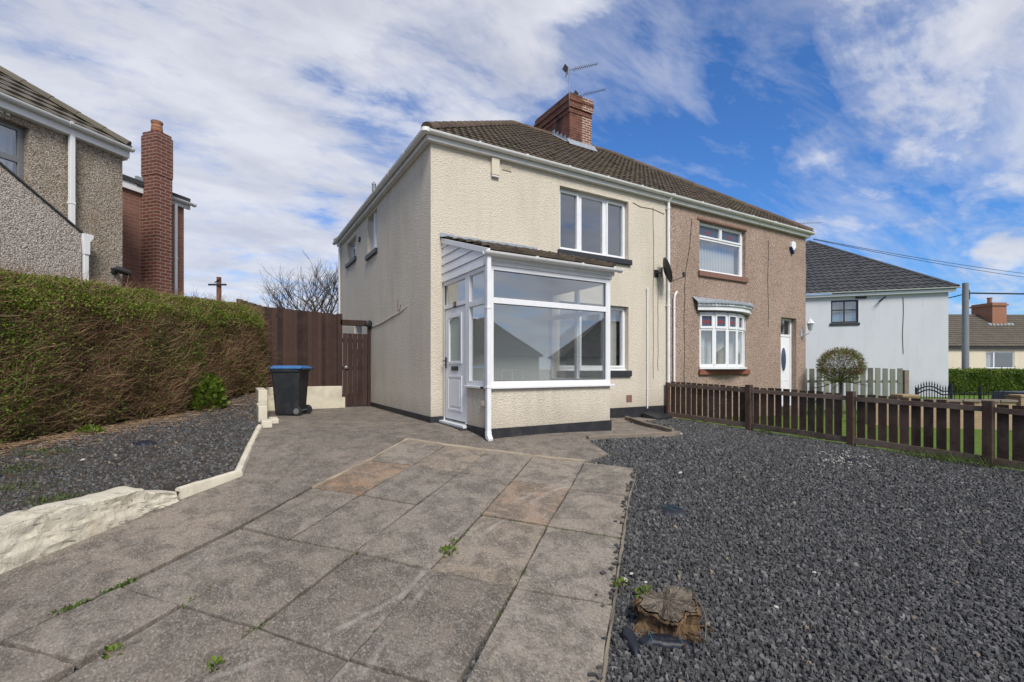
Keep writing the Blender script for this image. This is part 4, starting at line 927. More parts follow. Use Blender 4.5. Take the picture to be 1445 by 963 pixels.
# ================================================================== porch
PX0, PX1, PD = .23, 2.66, 1.77
po = thing('porch', 'white glazed lean-to porch on a cream dwarf wall with panelled front door', 'porch', (PX0, 0, 0)); po.location = (0, 0, 0)
PF = Fr((PX0, -PD, 0), (1, 0, 0), (0, 0, 1), (0, -1, 0)); PL = Fr((PX0, -PD, 0), (0, 1, 0), (0, 0, 1), (-1, 0, 0)); PR = Fr((PX1, -PD, 0), (0, 1, 0), (0, 0, 1), (1, 0, 0))
PW = PX1-PX0
dw = MB(); DOOR0, DOOR1 = PD-1.02, PD-.06     # door spans these along PL
dw.box(PX0, PX1, -PD, -PD+.12, -.3, .69); dw.box(PX0, PX0+.12, -PD+.12, -PD+DOOR0-.02, -.3, .69); dw.box(PX1-.12, PX1, -PD+.12, 0, -.3, .69)
dw.box(PX0, PX0+.06, -.06, -.001, .1, 2.56)
dw.build('dwarf_wall', MAT['cream_render'], po, bev=.012)
pp_ = MB(); pp_.fbox(PF, -.018, PW+.018, -.3, .09, 0, .02); pp_.fbox(PL, 0, DOOR0-.02, -.3, .09, 0, .019); pp_.fbox(PR, 0, PD, -.3, .09, 0, .019); pp_.build('plinth', MAT['black_plinth'], po, bev=.006)
sb = MB(); sb.fbox(PF, -.06, PW+.06, .69, .725, -.13, .06); sb.fbox(PL, .001-.0, DOOR0-.02, .69, .725, -.13, .06); sb.fbox(PR, 0, PD, .69, .725, -.13, .06); sb.build('sill', MAT['upvc'], po, bev=.006)
FZ0, FZ1 = .726, 2.56
fm = MB(); H = FZ1-FZ0
fp = [(.11, PW-.09, .075, 1.26), (.11, PW-.09, 1.35, H-.07)]
fm.plate(PF.at(0, FZ0), PW, H, fp, -.075, -.005)
lp = [(.12, DOOR0-.13, .075, 1.26), (.12, DOOR0-.13, 1.35, H-.07)]
fm.plate(PL.at(.071, FZ0), DOOR0-.091, H, [(max(.05, a-.071), b-.04, c, d) for a, b, c, d in lp], -.075, -.005)
rp = [(.12, PD/2-.04, .075, 1.26), (PD/2+.04, PD-.1, .075, 1.26), (.12, PD/2-.04, 1.35, H-.07), (PD/2+.04, PD-.1, 1.35, H-.07)]
fm.plate(PR.at(.075, FZ0), PD-.075, H, [(a-.075, b-.075, c, d) for a, b, c, d in rp], -.075, -.005)
fm.fbox(PL, -.006, .07, FZ0, FZ1, -.075, .006); fm.fbox(PF, PW-.075, PW+.004, FZ0, FZ1, -.075, .004)
# door frame posts
fm.fbox(PL, DOOR0-.02, DOOR0+.055, .06, FZ1, -.08, -.004); fm.fbox(PL, DOOR1-.0, DOOR1+.058, .06, FZ1, -.08, -.004); fm.fbox(PL, DOOR0+.055, DOOR1, 2.06, 2.13, -.079, -.006); fm.fbox(PL, DOOR0+.055, DOOR1, FZ1-.07, FZ1, -.079, -.006)
fo = fm.build('window_frame', MAT['upvc'], po, bev=.006)
def pane(F, a0, a1, b0, b1, c, par, mat='window_glass'):
    q = MB(); q.add([F.p(a0, b0, c), F.p(a1, b0, c), F.p(a1, b1, c), F.p(a0, b1, c)], [(0, 1, 2, 3)]); return q.build('pane', MAT[mat], par)
for a0, a1, b0, b1 in fp: pane(PF.at(0, FZ0), a0-.005, a1+.005, b0-.005, b1+.005, -.04, fo)
for a0, a1, b0, b1 in lp: pane(PL.at(0, FZ0), max(.118, a0-.005), a1-.035, b0-.005, b1+.005, -.04, fo)
for a0, a1, b0, b1 in rp: pane(PR.at(0, FZ0), a0-.005, a1+.005, b0-.005, b1+.005, -.04, fo)
pane(PL, DOOR0+.05, DOOR1+.005, 2.125, FZ1-.065, -.04, fo)
gs = MB()    # black glazing gaskets of the big front panes
for a0, a1, b0, b1 in fp:
    gs.plate(PF.at(a0-.002, FZ0+b0-.002), a1-a0+.004, b1-b0+.004, [(.009, a1-a0-.005, .009, b1-b0-.005)], -.036, -.03)
gs.build('gasket', MAT['black_plastic'], fo)
# door leaf
DW = DOOR1-DOOR0-.06; dF = PL.at(DOOR0+.058, .10); DH = 1.955
dm = MB(); dm.plate(dF, DW, DH, [(.2, DW-.2, 1.02, 1.80)], -.07, -.022)
dm.plate(dF.at(.16, .98), DW-.32, .86, [(.045, DW-.32-.045, .045, .80)], -.021, -.008); 
dm.plate(dF.at(.16, .17), DW-.32, .60, [(.03, DW-.35, .03, .57)], -.021, -.008); dm.fbox(dF, .23, DW-.23, .24, .70, -.021, -.01)
arcp = [(.2, 1.805), (.2, 1.72)]+[(.2+(DW-.4)*i/10, 1.72+.075*math.sin(math.pi*i/10)) for i in range(1, 10)]+[(DW-.2, 1.72), (DW-.2, 1.805)]
dm.prism(dF, arcp, -.045, -.0205)
do = dm.build('door', MAT['upvc_door'], po, bev=.004)
q = MB(); q.add([dF.p(.195, 1.015, -.04), dF.p(DW-.195, 1.015, -.04), dF.p(DW-.195, 1.8, -.04), dF.p(.195, 1.8, -.04)], [(0, 1, 2, 3)]); q.build('door_glass', MAT['frosted'], do)
q = MB(); q.plate(dF.at(-.006, -.006), DW+.012, DH+.012, [(.012, DW, .012, DH)], -.03, -.0185); q.build('gasket', MAT['black_plastic'], do)
q = MB(); q.fbox(dF, DW-.075, DW-.045, .9, 1.1, -.022, -.008); q.tube([dF.p(DW-.06, 1.03, -.01), dF.p(DW-.06, 1.03, .045)], .01, 8); q.tube([dF.p(DW-.06, 1.03, .045), dF.p(DW-.17, 1.035, .045)], .011, 8); q.build('handle', MAT['black_plastic'], do)
q = MB(); q.fbox(dF, DW/2-.14, DW/2+.14, .86, .935, -.022, -.004); q.build('letterbox', MAT['black_plastic'], do, bev=.006)
q = MB(); q.fbox(PL, (DOOR0+DOOR1)/2-.055, (DOOR0+DOOR1)/2+.055, 2.055, 2.145, -.005, .006); np_ = q.build('number_plaque', MAT['brown_plaque'], po)
q = MB(); c_ = PL.at((DOOR0+DOOR1)/2, 2.1, .0065); q.tube([c_.p(.03, .025), c_.p(.03, -.025)], .005, 6); q.build('digit', MAT['gold'], np_); q = MB(); q.tube([c_.p(-.01, .025), c_.p(-.035, .02), c_.p(-.02, .002), c_.p(-.037, -.015), c_.p(-.01, -.026)], .005, 6); q.build('digit', MAT['gold'], np_)
q = MB(); q.fbox(PL, DOOR0-.05, DOOR1+.06, .02, .065, -.1, .08); q.build('threshold', MAT['upvc'], po, bev=.008)
q = MB(); q.fbox(PL, DOOR0-.08, DOOR1+.08, -.2, .022, -.1, .14); q.build('step', MAT['black_plinth'], po, bev=.015)
# head boards, cladding, roof
ZB, ZF = 3.34, 2.78
hb = MB(); hb.fbox(PF, -.02, PW+.02, FZ1+.001, 2.70, -.1, .02); hb.fbox(PF, -.03, PW+.06, 2.62, 2.72, .021, .045); hb.build('fascia', MAT['soffit'], po, bev=.004)
def clad(F, name):
    c = MB(); n = 5; 
    top = lambda a: ZF+(ZB-ZF)*a/PD+.0
    zz = FZ1+.001; hgt = (ZB-zz)/n
    for i in range(n):
        z0 = zz+i*hgt; z1 = z0+hgt-.006
        aa = lambda z: max(-.03, min(PD-.001, (z-ZF)/(ZB-ZF)*PD))
        p0, p1 = aa(z0), aa(z1)
        if p0 >= PD-.02: continue
        pts = [(p0, z0), (PD-.001, z0), (PD-.001, z1), (p1, z1)]; 
        vs = [F.p(a, b, .004+(.016 if k < 2 else .0)) for k, (a, b) in enumerate(pts)]+[F.p(a, b, -.05) for a, b in pts]
        c.add(vs, [(0, 1, 2, 3), (4, 5, 6, 7), (0, 1, 5, 4), (1, 2, 6, 5), (2, 3, 7, 6), (3, 0, 4, 7)])
    o = c.build(name, MAT['upvc'], po)
    v = MB(); pts = [(-.1, top(-.1)-.06), (PD-.001, ZB-.06), (PD-.001, ZB+.03), (-.1, top(-.1)+.03)]; v.prism(F, pts, .005, .035); v.build('verge_trim', MAT['upvc'], po, bev=.004)
clad(PL, 'cladding'); clad(PR, 'cladding')
rp_ = math.atan2(ZB-ZF, PD); rt = MB(); ov = .1
tile_face(rt, Fr((0, -PD-ov, ZF-ov*math.tan(rp_)+.03), (1, 0, 0), (0, math.cos(rp_), math.sin(rp_)), (0, -math.sin(rp_), math.cos(rp_))), (PD+ov)/math.cos(rp_), lambda s: PX0-.02, lambda s: PX1+.03, tw=.2, gauge=.29, amp=.03, lip=.034)
ro = rt.build('roof', MAT['brown_tiles'], po, weld=False)
q = MB(); q.add([(PX0-.03, -PD-ov+.02, ZF-.02), (PX1+.03, -PD-ov+.02, ZF-.02), (PX1+.03, 0, ZB), (PX0-.03, 0, ZB)], [(0, 1, 2, 3)]); q.build('ceiling', MAT['plaster'], ro)
q = MB(); zt_ = ZB+.02
for i in range(8):
    a = PX0-.06+(PX1-PX0+.0)*i/8*.87; b = a+(PX1-PX0)/8*.87+.012; jz = random.uniform(-.012, .012)
    q.add([(a, -.006, zt_+.10+jz), (b, -.006, zt_+.10+jz), (b, -.012, zt_+.03), (a, -.012, zt_+.03), (a, -.2, zt_-.02+random.uniform(0, .01)), (b, -.2, zt_-.02+random.uniform(0, .01))], [(0, 1, 2, 3), (3, 2, 5, 4)])
q.build('lead_flashing', MAT['lead'], ro)
q = MB(); q.box(PX0+.13, PX1-.13, -PD+.13, -.0, -.05, .05); q.build('floor', MAT['interior_floor'], po)
q = MB(); q.box(PX0+.1, PX1-.02, -.03, -.004, .05, ZB-.06); q.build('inner_wall', MAT['plaster'], po)
q = MB(); gutter(q, (PX0-.12, -PD-ov-.03, ZF-.055), (PX1+.14, -PD-ov-.03, ZF-.055), (0, -1, 0), r=.055, brackets=.75); q.build('gutter', MAT['gutter_white'], po, smooth=True, auto=35)
q = MB(); zx = g(PX0, -PD-.1)+.03
sq = Fr((PX0-.03, -PD-.085, 0), (1, 0, 0), (0, 0, 1), (0, -1, 0)); q.fbox(sq, -.033, .033, zx+.08, ZF-.1, -.033, .033)
for z in (.72, 1.9): q.fbox(sq, -.039, .039, z-.02, z+.02, -.05, .039)
q.fbox(sq, -.037, .037, zx+.05, zx+.13, -.037, .037); q.prism(Fr(sq.p(0, 0), (0, -1, 0), (0, 0, 1), (1, 0, 0)), [(-.03, zx+.09), (.035, zx+.09), (.085, zx+.03), (.07, zx-.01), (-.03, zx+.03)], -.036, .036)
q.build('downpipe', MAT['upvc'], po, bev=.005)
q = MB(); q.fbox(PL, -.0+.06, .15, .42, .5, 0, .035); q.build('overflow_cover', MAT['cream_box'], po, bev=.012)

# ================================================================== pebbledashed house
NX = 12.3
h2 = thing('semi_detached_house', 'brown pebbledashed house with a bow window and shared brown tiled roof', 'house', (WX, 0, 0)); h2.location = (0, 0, 0)
U2 = (7.3, 9.24, 3.52, 4.82); BW = (7.3, 9.24, .98, 2.47); D2 = (10.95, 11.78, -.15, 2.52)
mb = MB(); mb.wall(FA, WX+.002, NX, -.6, EZ, [U2, BW, D2], .22)
mb.sheet(Fr((NX, 0, 0), (0, 1, 0), (0, 0, 1), (1, 0, 0)), 0, WD, -.6, EZ, [], 0); mb.sheet(Fr((0, WD, 0), (1, 0, 0), (0, 0, 1), (0, 1, 0)), WX, NX, -.6, EZ, [], 0)
mb.build('wall', MAT['pink_dash'], h2)
inn = MB(); inn.box(WX+.02, NX-.02, .25, WD-.02, 2.6, 2.7); inn.box(WX+.02, NX-.02, .25, WD-.02, -.2, -.1); inn.build('floor', MAT['interior_floor'], h2)
inn = MB(); inn.box(WX+.02, NX-.05, 4.1, 4.2, 0, 5); inn.box(10.2, 10.3, .3, 4.1, 0, 5); inn.build('inner_wall', MAT['plaster'], h2)
tm, rm, um = hip_roof_parts(WX, NX+OV, -OV, WD+OV, 5.2, PITCH, False, True)
rf = tm.build('roof', MAT['brown_tiles'], h2, weld=False); rm.build('ridge_tiles', MAT['ridge_tiles'], rf, smooth=True, auto=40); um.build('underlay', MAT['roof_felt'], rf)
q = MB(); q.fbox(FA, WX+.002, NX+.10, EZ, 5.19, 0, .10); q.fbox(Fr((NX, 0, 0), (0, 1, 0), (0, 0, 1), (1, 0, 0)), 0, WD, EZ, 5.2, .001, .13); q.build('fascia', MAT['gutter_white'], h2, bev=.004)
q = MB(); gutter(q, (WX+.002, -go, gz), (NX+go, -go, gz), (0, -1, 0)); gutter(q, (NX+go, -go, gz), (NX+go, WD, gz), (1, 0, 0)); q.build('gutter', MAT['gutter_white'], h2, smooth=True, auto=35)
q = MB(); q.tube([(6.30, -.05, g(6.3, 0)+.1), (6.30, -.05, 2.72), (6.33, -.05, 2.82), (6.42, -.03, 2.9)], .026, 10)
for z in (.6, 1.4, 2.5): q.tube([(6.30, -.05, z-.02), (6.30, -.05, z+.02)], .033, 10)
q.build('waste_pipe', MAT['gutter_white'], h2, smooth=True, auto=40)
cable_part([(6.72+.02*math.sin(i*1.7)+(.3*max(0, i-9)/5), -.01, -.1+i*.35) for i in range(15)], .006, h2, 'cable')
cable_part([(10.3+.02*math.sin(i), -.01, 2.2+i*.28) for i in range(10)], .005, h2, 'cable')
a0, a1, b0, b1 = U2; w_, h_ = a1-a0, b1-b0
pp = [(.07, w_-.12, .075, .86), (.07, w_/2-.05, .96, h_-.08), (w_/2+.05, w_-.12, .96, h_-.08)]
uo = window(h2, FA.at(a0, b0), w_, h_, pp, .10, sill=(.14, .06), sillmat='brick_sill', opens=pp[1:], behind=('blind', .05, w_-.05))
def rose(par, F, a0, a1, b0, b1, c):
    m = MB(); m.add([F.p(a0, b0, c), F.p(a1, b0, c), F.p(a1, b1, c), F.p(a0, b1, c)], [(0, 1, 2, 3)]); m.build('stained_panel', MAT['lead_glass'], par)
    m = MB(); ac, bc = (a0+a1)/2, (b0+b1)/2; r = min(a1-a0, b1-b0)*.28
    for s in (-1, 0, 1):
        m.add([F.p(ac+s*r+r*.6*math.cos(2*math.pi*i/8), bc-abs(s)*r*.4+r*.6*math.sin(2*math.pi*i/8), c+.003) for i in range(8)], [tuple(range(8))])
    m.build('stained_flower', MAT['red_glass'], par)
for a, b, c, d in pp[1:]: rose(uo, FA.at(a0, b0), a+.02, b-.02, c+.02, d-.02, -.126)
q = MB(); q.fbox(FA, a0-.1, a1+.05, b1+.005, b1+.07, 0, .03); q.build('drip_mould', MAT['brick_sill'], h2, bev=.01)
# bow window
a0, a1, b0, b1 = BW; nseg = 5; cxm = (a0+a1)/2; half = (a1-a0)/2; sag = .30; Rr = (half*half+sag*sag)/(2*sag); th0 = math.asin(half/Rr)
arc = [(cxm+Rr*math.sin(-th0+2*th0*i/nseg), -(Rr*math.cos(-th0+2*th0*i/nseg)-(Rr-sag))+.02) for i in range(nseg+1)]
bow = MB(); bp = []
for i in range(nseg):
    p, q_ = arc[i], arc[i+1]; u = Vector((q_[0]-p[0], q_[1]-p[1], 0)); Ls = u.length; n = Vector((u.y, -u.x, 0)); F = Fr((*p, b0+.06), u, (0, 0, 1), n); hh = b1-b0-.08
    ps = [(.055, Ls-.055, .07, hh-.47), (.075, Ls-.075, hh-.36, hh-.10)]; bow.plate(F, Ls, hh, ps, -.07, 0); bp.append((F, ps))
    bow.plate(F.at(.03, hh-.42), Ls-.06, .38, [(.045, Ls-.105, .06, .32)], .001, .02)
bo = bow.build('bow_window', MAT['upvc'], h2, bev=.004)
for F, ps in bp:
    for a, b, c, d in ps[:1]: pane(F, a-.003, b+.003, c-.003, d+.003, -.03, bo)
    a, b, c, d = ps[1]; rose(bo, F, a, b, c, d, -.02)
arc2 = lambda k, e=0: [(cxm+(x-cxm)*k, y*k-e) for x, y in arc]
def curved(mb, pts_b, z0, pts_t, z1, pts_w=None):
    n = len(pts_b); vs = [(x, y, z0) for x, y in pts_b]+[(x, y, z1) for x, y in pts_t]
    mb.add(vs, [(i, i+1, n+i+1, n+i) for i in range(n-1)])
def fan(mb, pts, z): mb.add([(x, y, z) for x, y in pts]+[(pts[-1][0], .0, z), (pts[0][0], .0, z)], [tuple(range(len(pts)+2))])
s_ = MB(); pt = arc2(1.03, .05); curved(s_, pt, b0-.0, pt, b0+.06); fan(s_, pt, b0+.06); fan(s_, pt, b0); s_.build('sill_board', MAT['upvc'], bo)
s_ = MB(); s_.fbox(FA, a0-.05, a1+.12, b0-.15, b0-.012, .0, .07); s_.build('brick_sill', MAT['red_sill'], bo, bev=.015)
cn = MB(); pt = arc2(1.16, .10); curved(cn, pt, b1+.02, pt, b1+.13); fan(cn, pt, b1+.02); pt2 = arc2(1.2, .13); curved(cn, pt2, b1+.13, pt2, b1+.20); fan(cn, pt2, b1+.13)
cn.build('canopy_fascia', MAT['upvc'], bo)
cn = MB(); n = 48; dense = []
for i in range(n+1):
    th = -th0+2*th0*i/n; dense.append((cxm+(Rr*math.sin(th))*1.23, -((Rr*math.cos(th)-(Rr-sag))-.02)*1.23-.15))
vs = []
for i, (x, y) in enumerate(dense):
    zz = .016 if i % 2 else 0; vs += [(x, y, b1+.19-zz), (x, y-.0, b1+.225), (cxm+(x-cxm)*1.05, -.012, b1+.36+.015*math.sin(i))]
cn.add(vs, [(3*i+k, 3*i+3+k, 3*i+4+k, 3*i+1+k) for i in range(n) for k in (0, 1)]); cn.build('canopy_lead', MAT['lead'], bo)
c = MB(); vs = []; n = 90
for i in range(n+1):
    x = a0+.06+(a1-a0-.12)*i/n; vs += [(x, .12+.02*math.sin(i*1.35), b0+.08), (x, .12+.02*math.sin(i*1.35), b1-.05)]
c.add(vs, [(2*i, 2*i+2, 2*i+3, 2*i+1) for i in range(n)]); c.build('curtain', MAT['curtain'], bo)
# front door
a0, a1, b0, b1 = D2; w_ = a1-a0; h_ = b1-b0; F = FA.at(a0, b0)
q = MB(); q.plate(F, w_, h_, [(.06, w_-.06, .05, 2.11), (.06, w_-.06, 2.18, h_-.06)], -.22, -.15); dfo = q.build('door_frame', MAT['upvc'], h2, bev=.005)
pane(F, .055, w_-.055, 2.17, h_-.055, -.185, dfo)
q = MB(); q.fbox(F, .065, w_-.065, .055, 2.105, -.205, -.165)
ell = [(w_/2+.13*math.cos(2*math.pi*i/20), 1.42+.36*math.sin(2*math.pi*i/20)) for i in range(20)]
q.prism(F, [(w_/2+(a-w_/2)*1.28, 1.42+(b-1.42)*1.1) for a, b in ell], -.165, -.155)
for x0, x1 in ((.14, w_/2-.03), (w_/2+.03, w_-.14)): q.plate(F.at(x0, .18), x1-x0, .62, [(.03, x1-x0-.03, .03, .59)], -.165, -.155)
d2 = q.build('door', MAT['upvc_door'], h2, bev=.004)
q = MB(); q.prism(F, ell, -.156, -.152); q.build('oval_glass', MAT['lead_glass'], d2)
q = MB(); q.tube([F.p(.12, 1.0, -.16), F.p(.12, 1.0, -.12), F.p(.2, 1.0, -.12)], .011, 8); q.build('handle', MAT['metal_grey'], d2)
q = MB(); q.fbox(FA, a0-.02, a1+.02, -.5, b0+.0, -.2, .25); q.build('step', MAT['concrete_kerb'], h2, bev=.01)

# ------------------------------------------------------------------ fittings hung on the houses
t_ = thing('alarm_box', 'cream burglar alarm box high on the cream front wall', 'alarm box', (1.3, 0, 4.72)); q = MB()
q.fbox(Fr((0, 0, 0), (1, 0, 0), (0, 0, 1), (0, -1, 0)), -.085, .085, 0, .34, .002, .07); q.build('cover', MAT['cream_box'], t_, bev=.015)
q = MB(); q.fbox(Fr((0, 0, 0), (1, 0, 0), (0, 0, 1), (0, -1, 0)), -.08, .08, -.03, -.001, .002, .062); q.build('sounder', MAT['soffit'], t_, bev=.008)
t_ = thing('alarm_box', 'white alarm box with dark blue lower half near the pebbledashed house corner', 'alarm box', (11.5, 0, 4.5)); q = MB()
q.prism(Fr((0, 0, 0), (1, 0, 0), (0, 0, 1), (0, -1, 0)), [(-.10, .3), (-.12, .16), (0, .04), (.12, .16), (.10, .3), (0, .33)], .002, .09); q.build('cover', MAT['upvc'], t_, bev=.012)
q = MB(); q.prism(Fr((0, 0, 0), (1, 0, 0), (0, 0, 1), (0, -1, 0)), [(-.118, .15), (0, -.06), (.118, .15), (0, .035)], .002, .085); q.build('lens', MAT['blue_plastic'], t_, bev=.008)
def sat_dish():
    t_ = thing('satellite_dish', 'dark satellite dish on the party line between the two houses', 'satellite dish', (5.72, 0, 3.28))
    q = MB(); q.tube([(0, 0, 0), (0, -.18, 0)], .02, 8); q.tube([(0, -.18, -.10), (0, -.18, .12)], .022, 8); q.fbox(Fr((0, 0, 0), (1, 0, 0), (0, 0, 1), (0, -1, 0)), -.07, .07, -.09, .09, .001, .012); q.build('bracket', MAT['black_plastic'], t_)
    ax = Vector((.80, -.52, .28)).normalized(); c = Vector((.06, -.25, .04)); q = MB(); sx = ax.cross(Vector((0, 0, 1))).normalized(); sy = sx.cross(ax); vs = [c-ax*.02]; m = 20
    for r in (.1, .2, .29):
        for j in range(m):
            a = 2*math.pi*j/m; vs.append(c+sx*math.cos(a)*r*.85+sy*math.sin(a)*r*1.05+ax*(r*r*.8-.02))
    fs = [(0, 1+j, 1+(j+1) % m) for j in range(m)]+[(1+i*m+j, 1+i*m+(j+1) % m, 1+(i+1)*m+(j+1) % m, 1+(i+1)*m+j) for i in range(2) for j in range(m)]
    q.add(vs, fs); o = q.build('dish', MAT['dark_metal'], t_, smooth=True); md = o.modifiers.new('Solid', 'SOLIDIFY'); md.thickness = .012
    tip = c+ax*.38-sy*.26; q = MB(); q.tube([c-sy*.29, tip], .012, 6); q.tube([tip-ax*.02, tip+ax*.0+sy*.1], .028, 8); q.build('receiver_arm', MAT['black_plastic'], t_)
sat_dish()
t_ = thing('wall_lantern', 'white wall lantern on the far corner of the pebbledashed house', 'lantern', (12.06, 0, 2.1))
q = MB(); q.fbox(Fr((0, 0, 0), (1, 0, 0), (0, 0, 1), (0, -1, 0)), -.05, .05, -.12, .12, .001, .025); q.tube([(0, -.02, -.03), (0, -.12, -.08), (0, -.24, -.03), (0, -.26, .06)], .014, 8); q.build('bracket', MAT['upvc'], t_)
q = MB(); q.lathe((0, -.26, .06), [(.05, 0), (.055, .02), (.09, .2), (.03, .2)], 6); q.build('lamp_glass', MAT['frosted'], t_)
q = MB(); q.lathe((0, -.26, .262), [(.12, 0), (.10, .03), (.05, .1), (.02, .14), (.012, .19)], 6); q.build('cap', MAT['upvc'], t_)
def aerial(x, y, z0, z1, head, label, boomlen=1.0, els=10, slope=.2, ew=.13, grp='television aerials'):
    t_ = thing('television_aerial', label, 'aerial', (x, y, z0), 0, grp)
    q = MB(); q.tube([(0, 0, 0), (0, 0, z1-z0)], .014, 8); q.build('mast', MAT['metal_grey'], t_, smooth=True)
    d = Vector((math.cos(head), math.sin(head), slope)).normalized(); s = d.cross(Vector((0, 0, 1))).normalized(); c = Vector((0, 0, z1-z0-.03)); q = MB()
    q.tube([c-d*.12, c+d*boomlen], .010, 6)
    for i in range(els):
        p = c+d*(.18+(boomlen-.2)*i/(els-1)); up_ = s.cross(d); e = ew*(1-.35*i/els); q.tube([p-s*e, p+s*e], .006, 5); 
    q.build('boom', MAT['dark_metal'], t_)
    q = MB(); up_ = s.cross(d)
    for k in (-1, 1):
        q.fbox(Fr(c-d*.06, s, (up_*k+d*-.5).normalized(), d), -.14, .14, .01, .16, -.004, .004)
    q.build('reflector', MAT['metal_grey'], t_)
hd_ = math.atan2(RIGHT[1], RIGHT[0])
aerial(5.62, 3.3, 8.7, 9.98, hd_+R(12), 'left and taller of the two aerials on the brick chimney', .95, 11, .34)
aerial(6.56, 4.0, 9.0, 9.84, hd_+R(12), 'right and lower of the two aerials on the brick chimney', .95, 11, .34)
# black drain ramp and pieces by the wall
t_ = thing('gully_cover', 'black sloping gully cover against the cream wall by the fence', 'gully cover', (5.5, -.2, g(5.5, -.2))); q = MB()
q.prism(Fr((0, 0, 0), (0, -1, 0), (0, 0, 1), (1, 0, 0)), [(-.18, 0), (.22, 0), (.22, .05), (-.18, .16)], -.3, .38); q.build('cover', MAT['black_plastic'], t_, bev=.01)
t_.rotation_euler = (0, 0, R(12))

# ------------------------------------------------------------------ side fence, gate, bin
FY = 4.3
ft = thing('board_fence', 'tall dark brown close-boarded fence on a cream plinth wall beside the house', 'fence', (-2.4, FY, .5)); q = MB(); L = ft.location
x = 0; i = 0
while x < 1.62:
    w_ = random.uniform(.085, .13); w_ = min(w_, 1.64-x); dy = .012 if i % 2 else 0; q.box(x-.012 if i % 2 else x+.002, x+w_+.008 if i % 2 else x+w_-.002, dy*1.9, dy*1.9+.02, .0, 1.93-.05*x+random.uniform(-.014, .014), random.random()); x += w_; i += 1
q.build('boards', MAT['brown_wood'], ft)
q = MB(); q.box(1.56, 1.68, -.05, .05, -.5, 1.86); q.build('post', MAT['brown_wood'], ft, bev=.006)
q = MB(); q.box(-.10, .02, .022, .12, -.5, 1.94); q.build('post', MAT['brown_wood'], ft, bev=.006)
q = MB(); q.box(-.08, 1.64, .03, .1, .35, .43); q.box(-.08, 1.64, .03, .1, 1.5, 1.58); q.build('rail', MAT['brown_wood'], ft)
q = MB(); q.box(-.2, 1.66, -.12, .1, -.7, .06); q.box(1.66, 1.74, -.1, .08, -.7, -.22); q.build('plinth_wall', MAT['cream_paint'], ft, bev=.012)
f2 = thing('board_fence', 'mossy close-boarded fence panel angled behind the far end of the hedge', 'fence', (-2.42, FY, .5)); ang = math.atan2(-.25, -.48); f2.rotation_euler = (0, 0, ang)
q = MB(); x = 0; i = 0
while x < .58:
    w_ = random.uniform(.1, .13); dy = .012 if i % 2 else 0; q.box(x-.005, x+w_+.005, dy, dy+.02, -.3, 1.92+x*.22+random.uniform(-.01, .01), random.random()); x += w_; i += 1
q.build('boards', MAT['mossy_wood'], f2)
q = MB(); q.box(0, .62, .035, .09, 1.5, 1.58); q.build('rail', MAT['mossy_wood'], f2)
gt_ = thing('side_gate', 'dark brown slatted wooden gate between the tall fence and the cream house', 'gate', (-.72, FY, 0)); q = MB()
n = 5; wv = .60/n
for i in range(n): q.box(.02+i*wv+.005, .02+(i+1)*wv-.005, 0, .02, .05, 1.88, random.random())
q.build('slats', MAT['brown_wood'], gt_)
q = MB(); q.box(.02, .62, .021, .06, .25, .35); q.box(.02, .62, .021, .06, .95, 1.05); q.box(.02, .62, .021, .06, 1.65, 1.75); q.build('rails', MAT['brown_wood'], gt_)
q = MB(); q.box(.63, .70, -.04, .05, 0, 2.2); q.build('post', MAT['brown_wood'], gt_, bev=.005)
q = MB(); q.box(-.05, .70, -.05, .06, 2.08, 2.22); q.build('lintel', MAT['brown_wood'], gt_, bev=.006)
q = MB(); q.lathe((.1, -.012, 1.02), [(.045, 0), (.045, .012), (.02, .02), (.03, .04), (.01, .05)], 12, axis=(0, -1, 0)); q.build('ring_handle', MAT['metal_grey'], gt_)
q = MB(); q.lathe((.64, -.04, 2.13), [(.09, 0), (.10, .05), (.06, .09), (.0, .1)], 12, axis=(.3, -1, 0)); q.build('floodlight', MAT['dark_metal'], gt_)
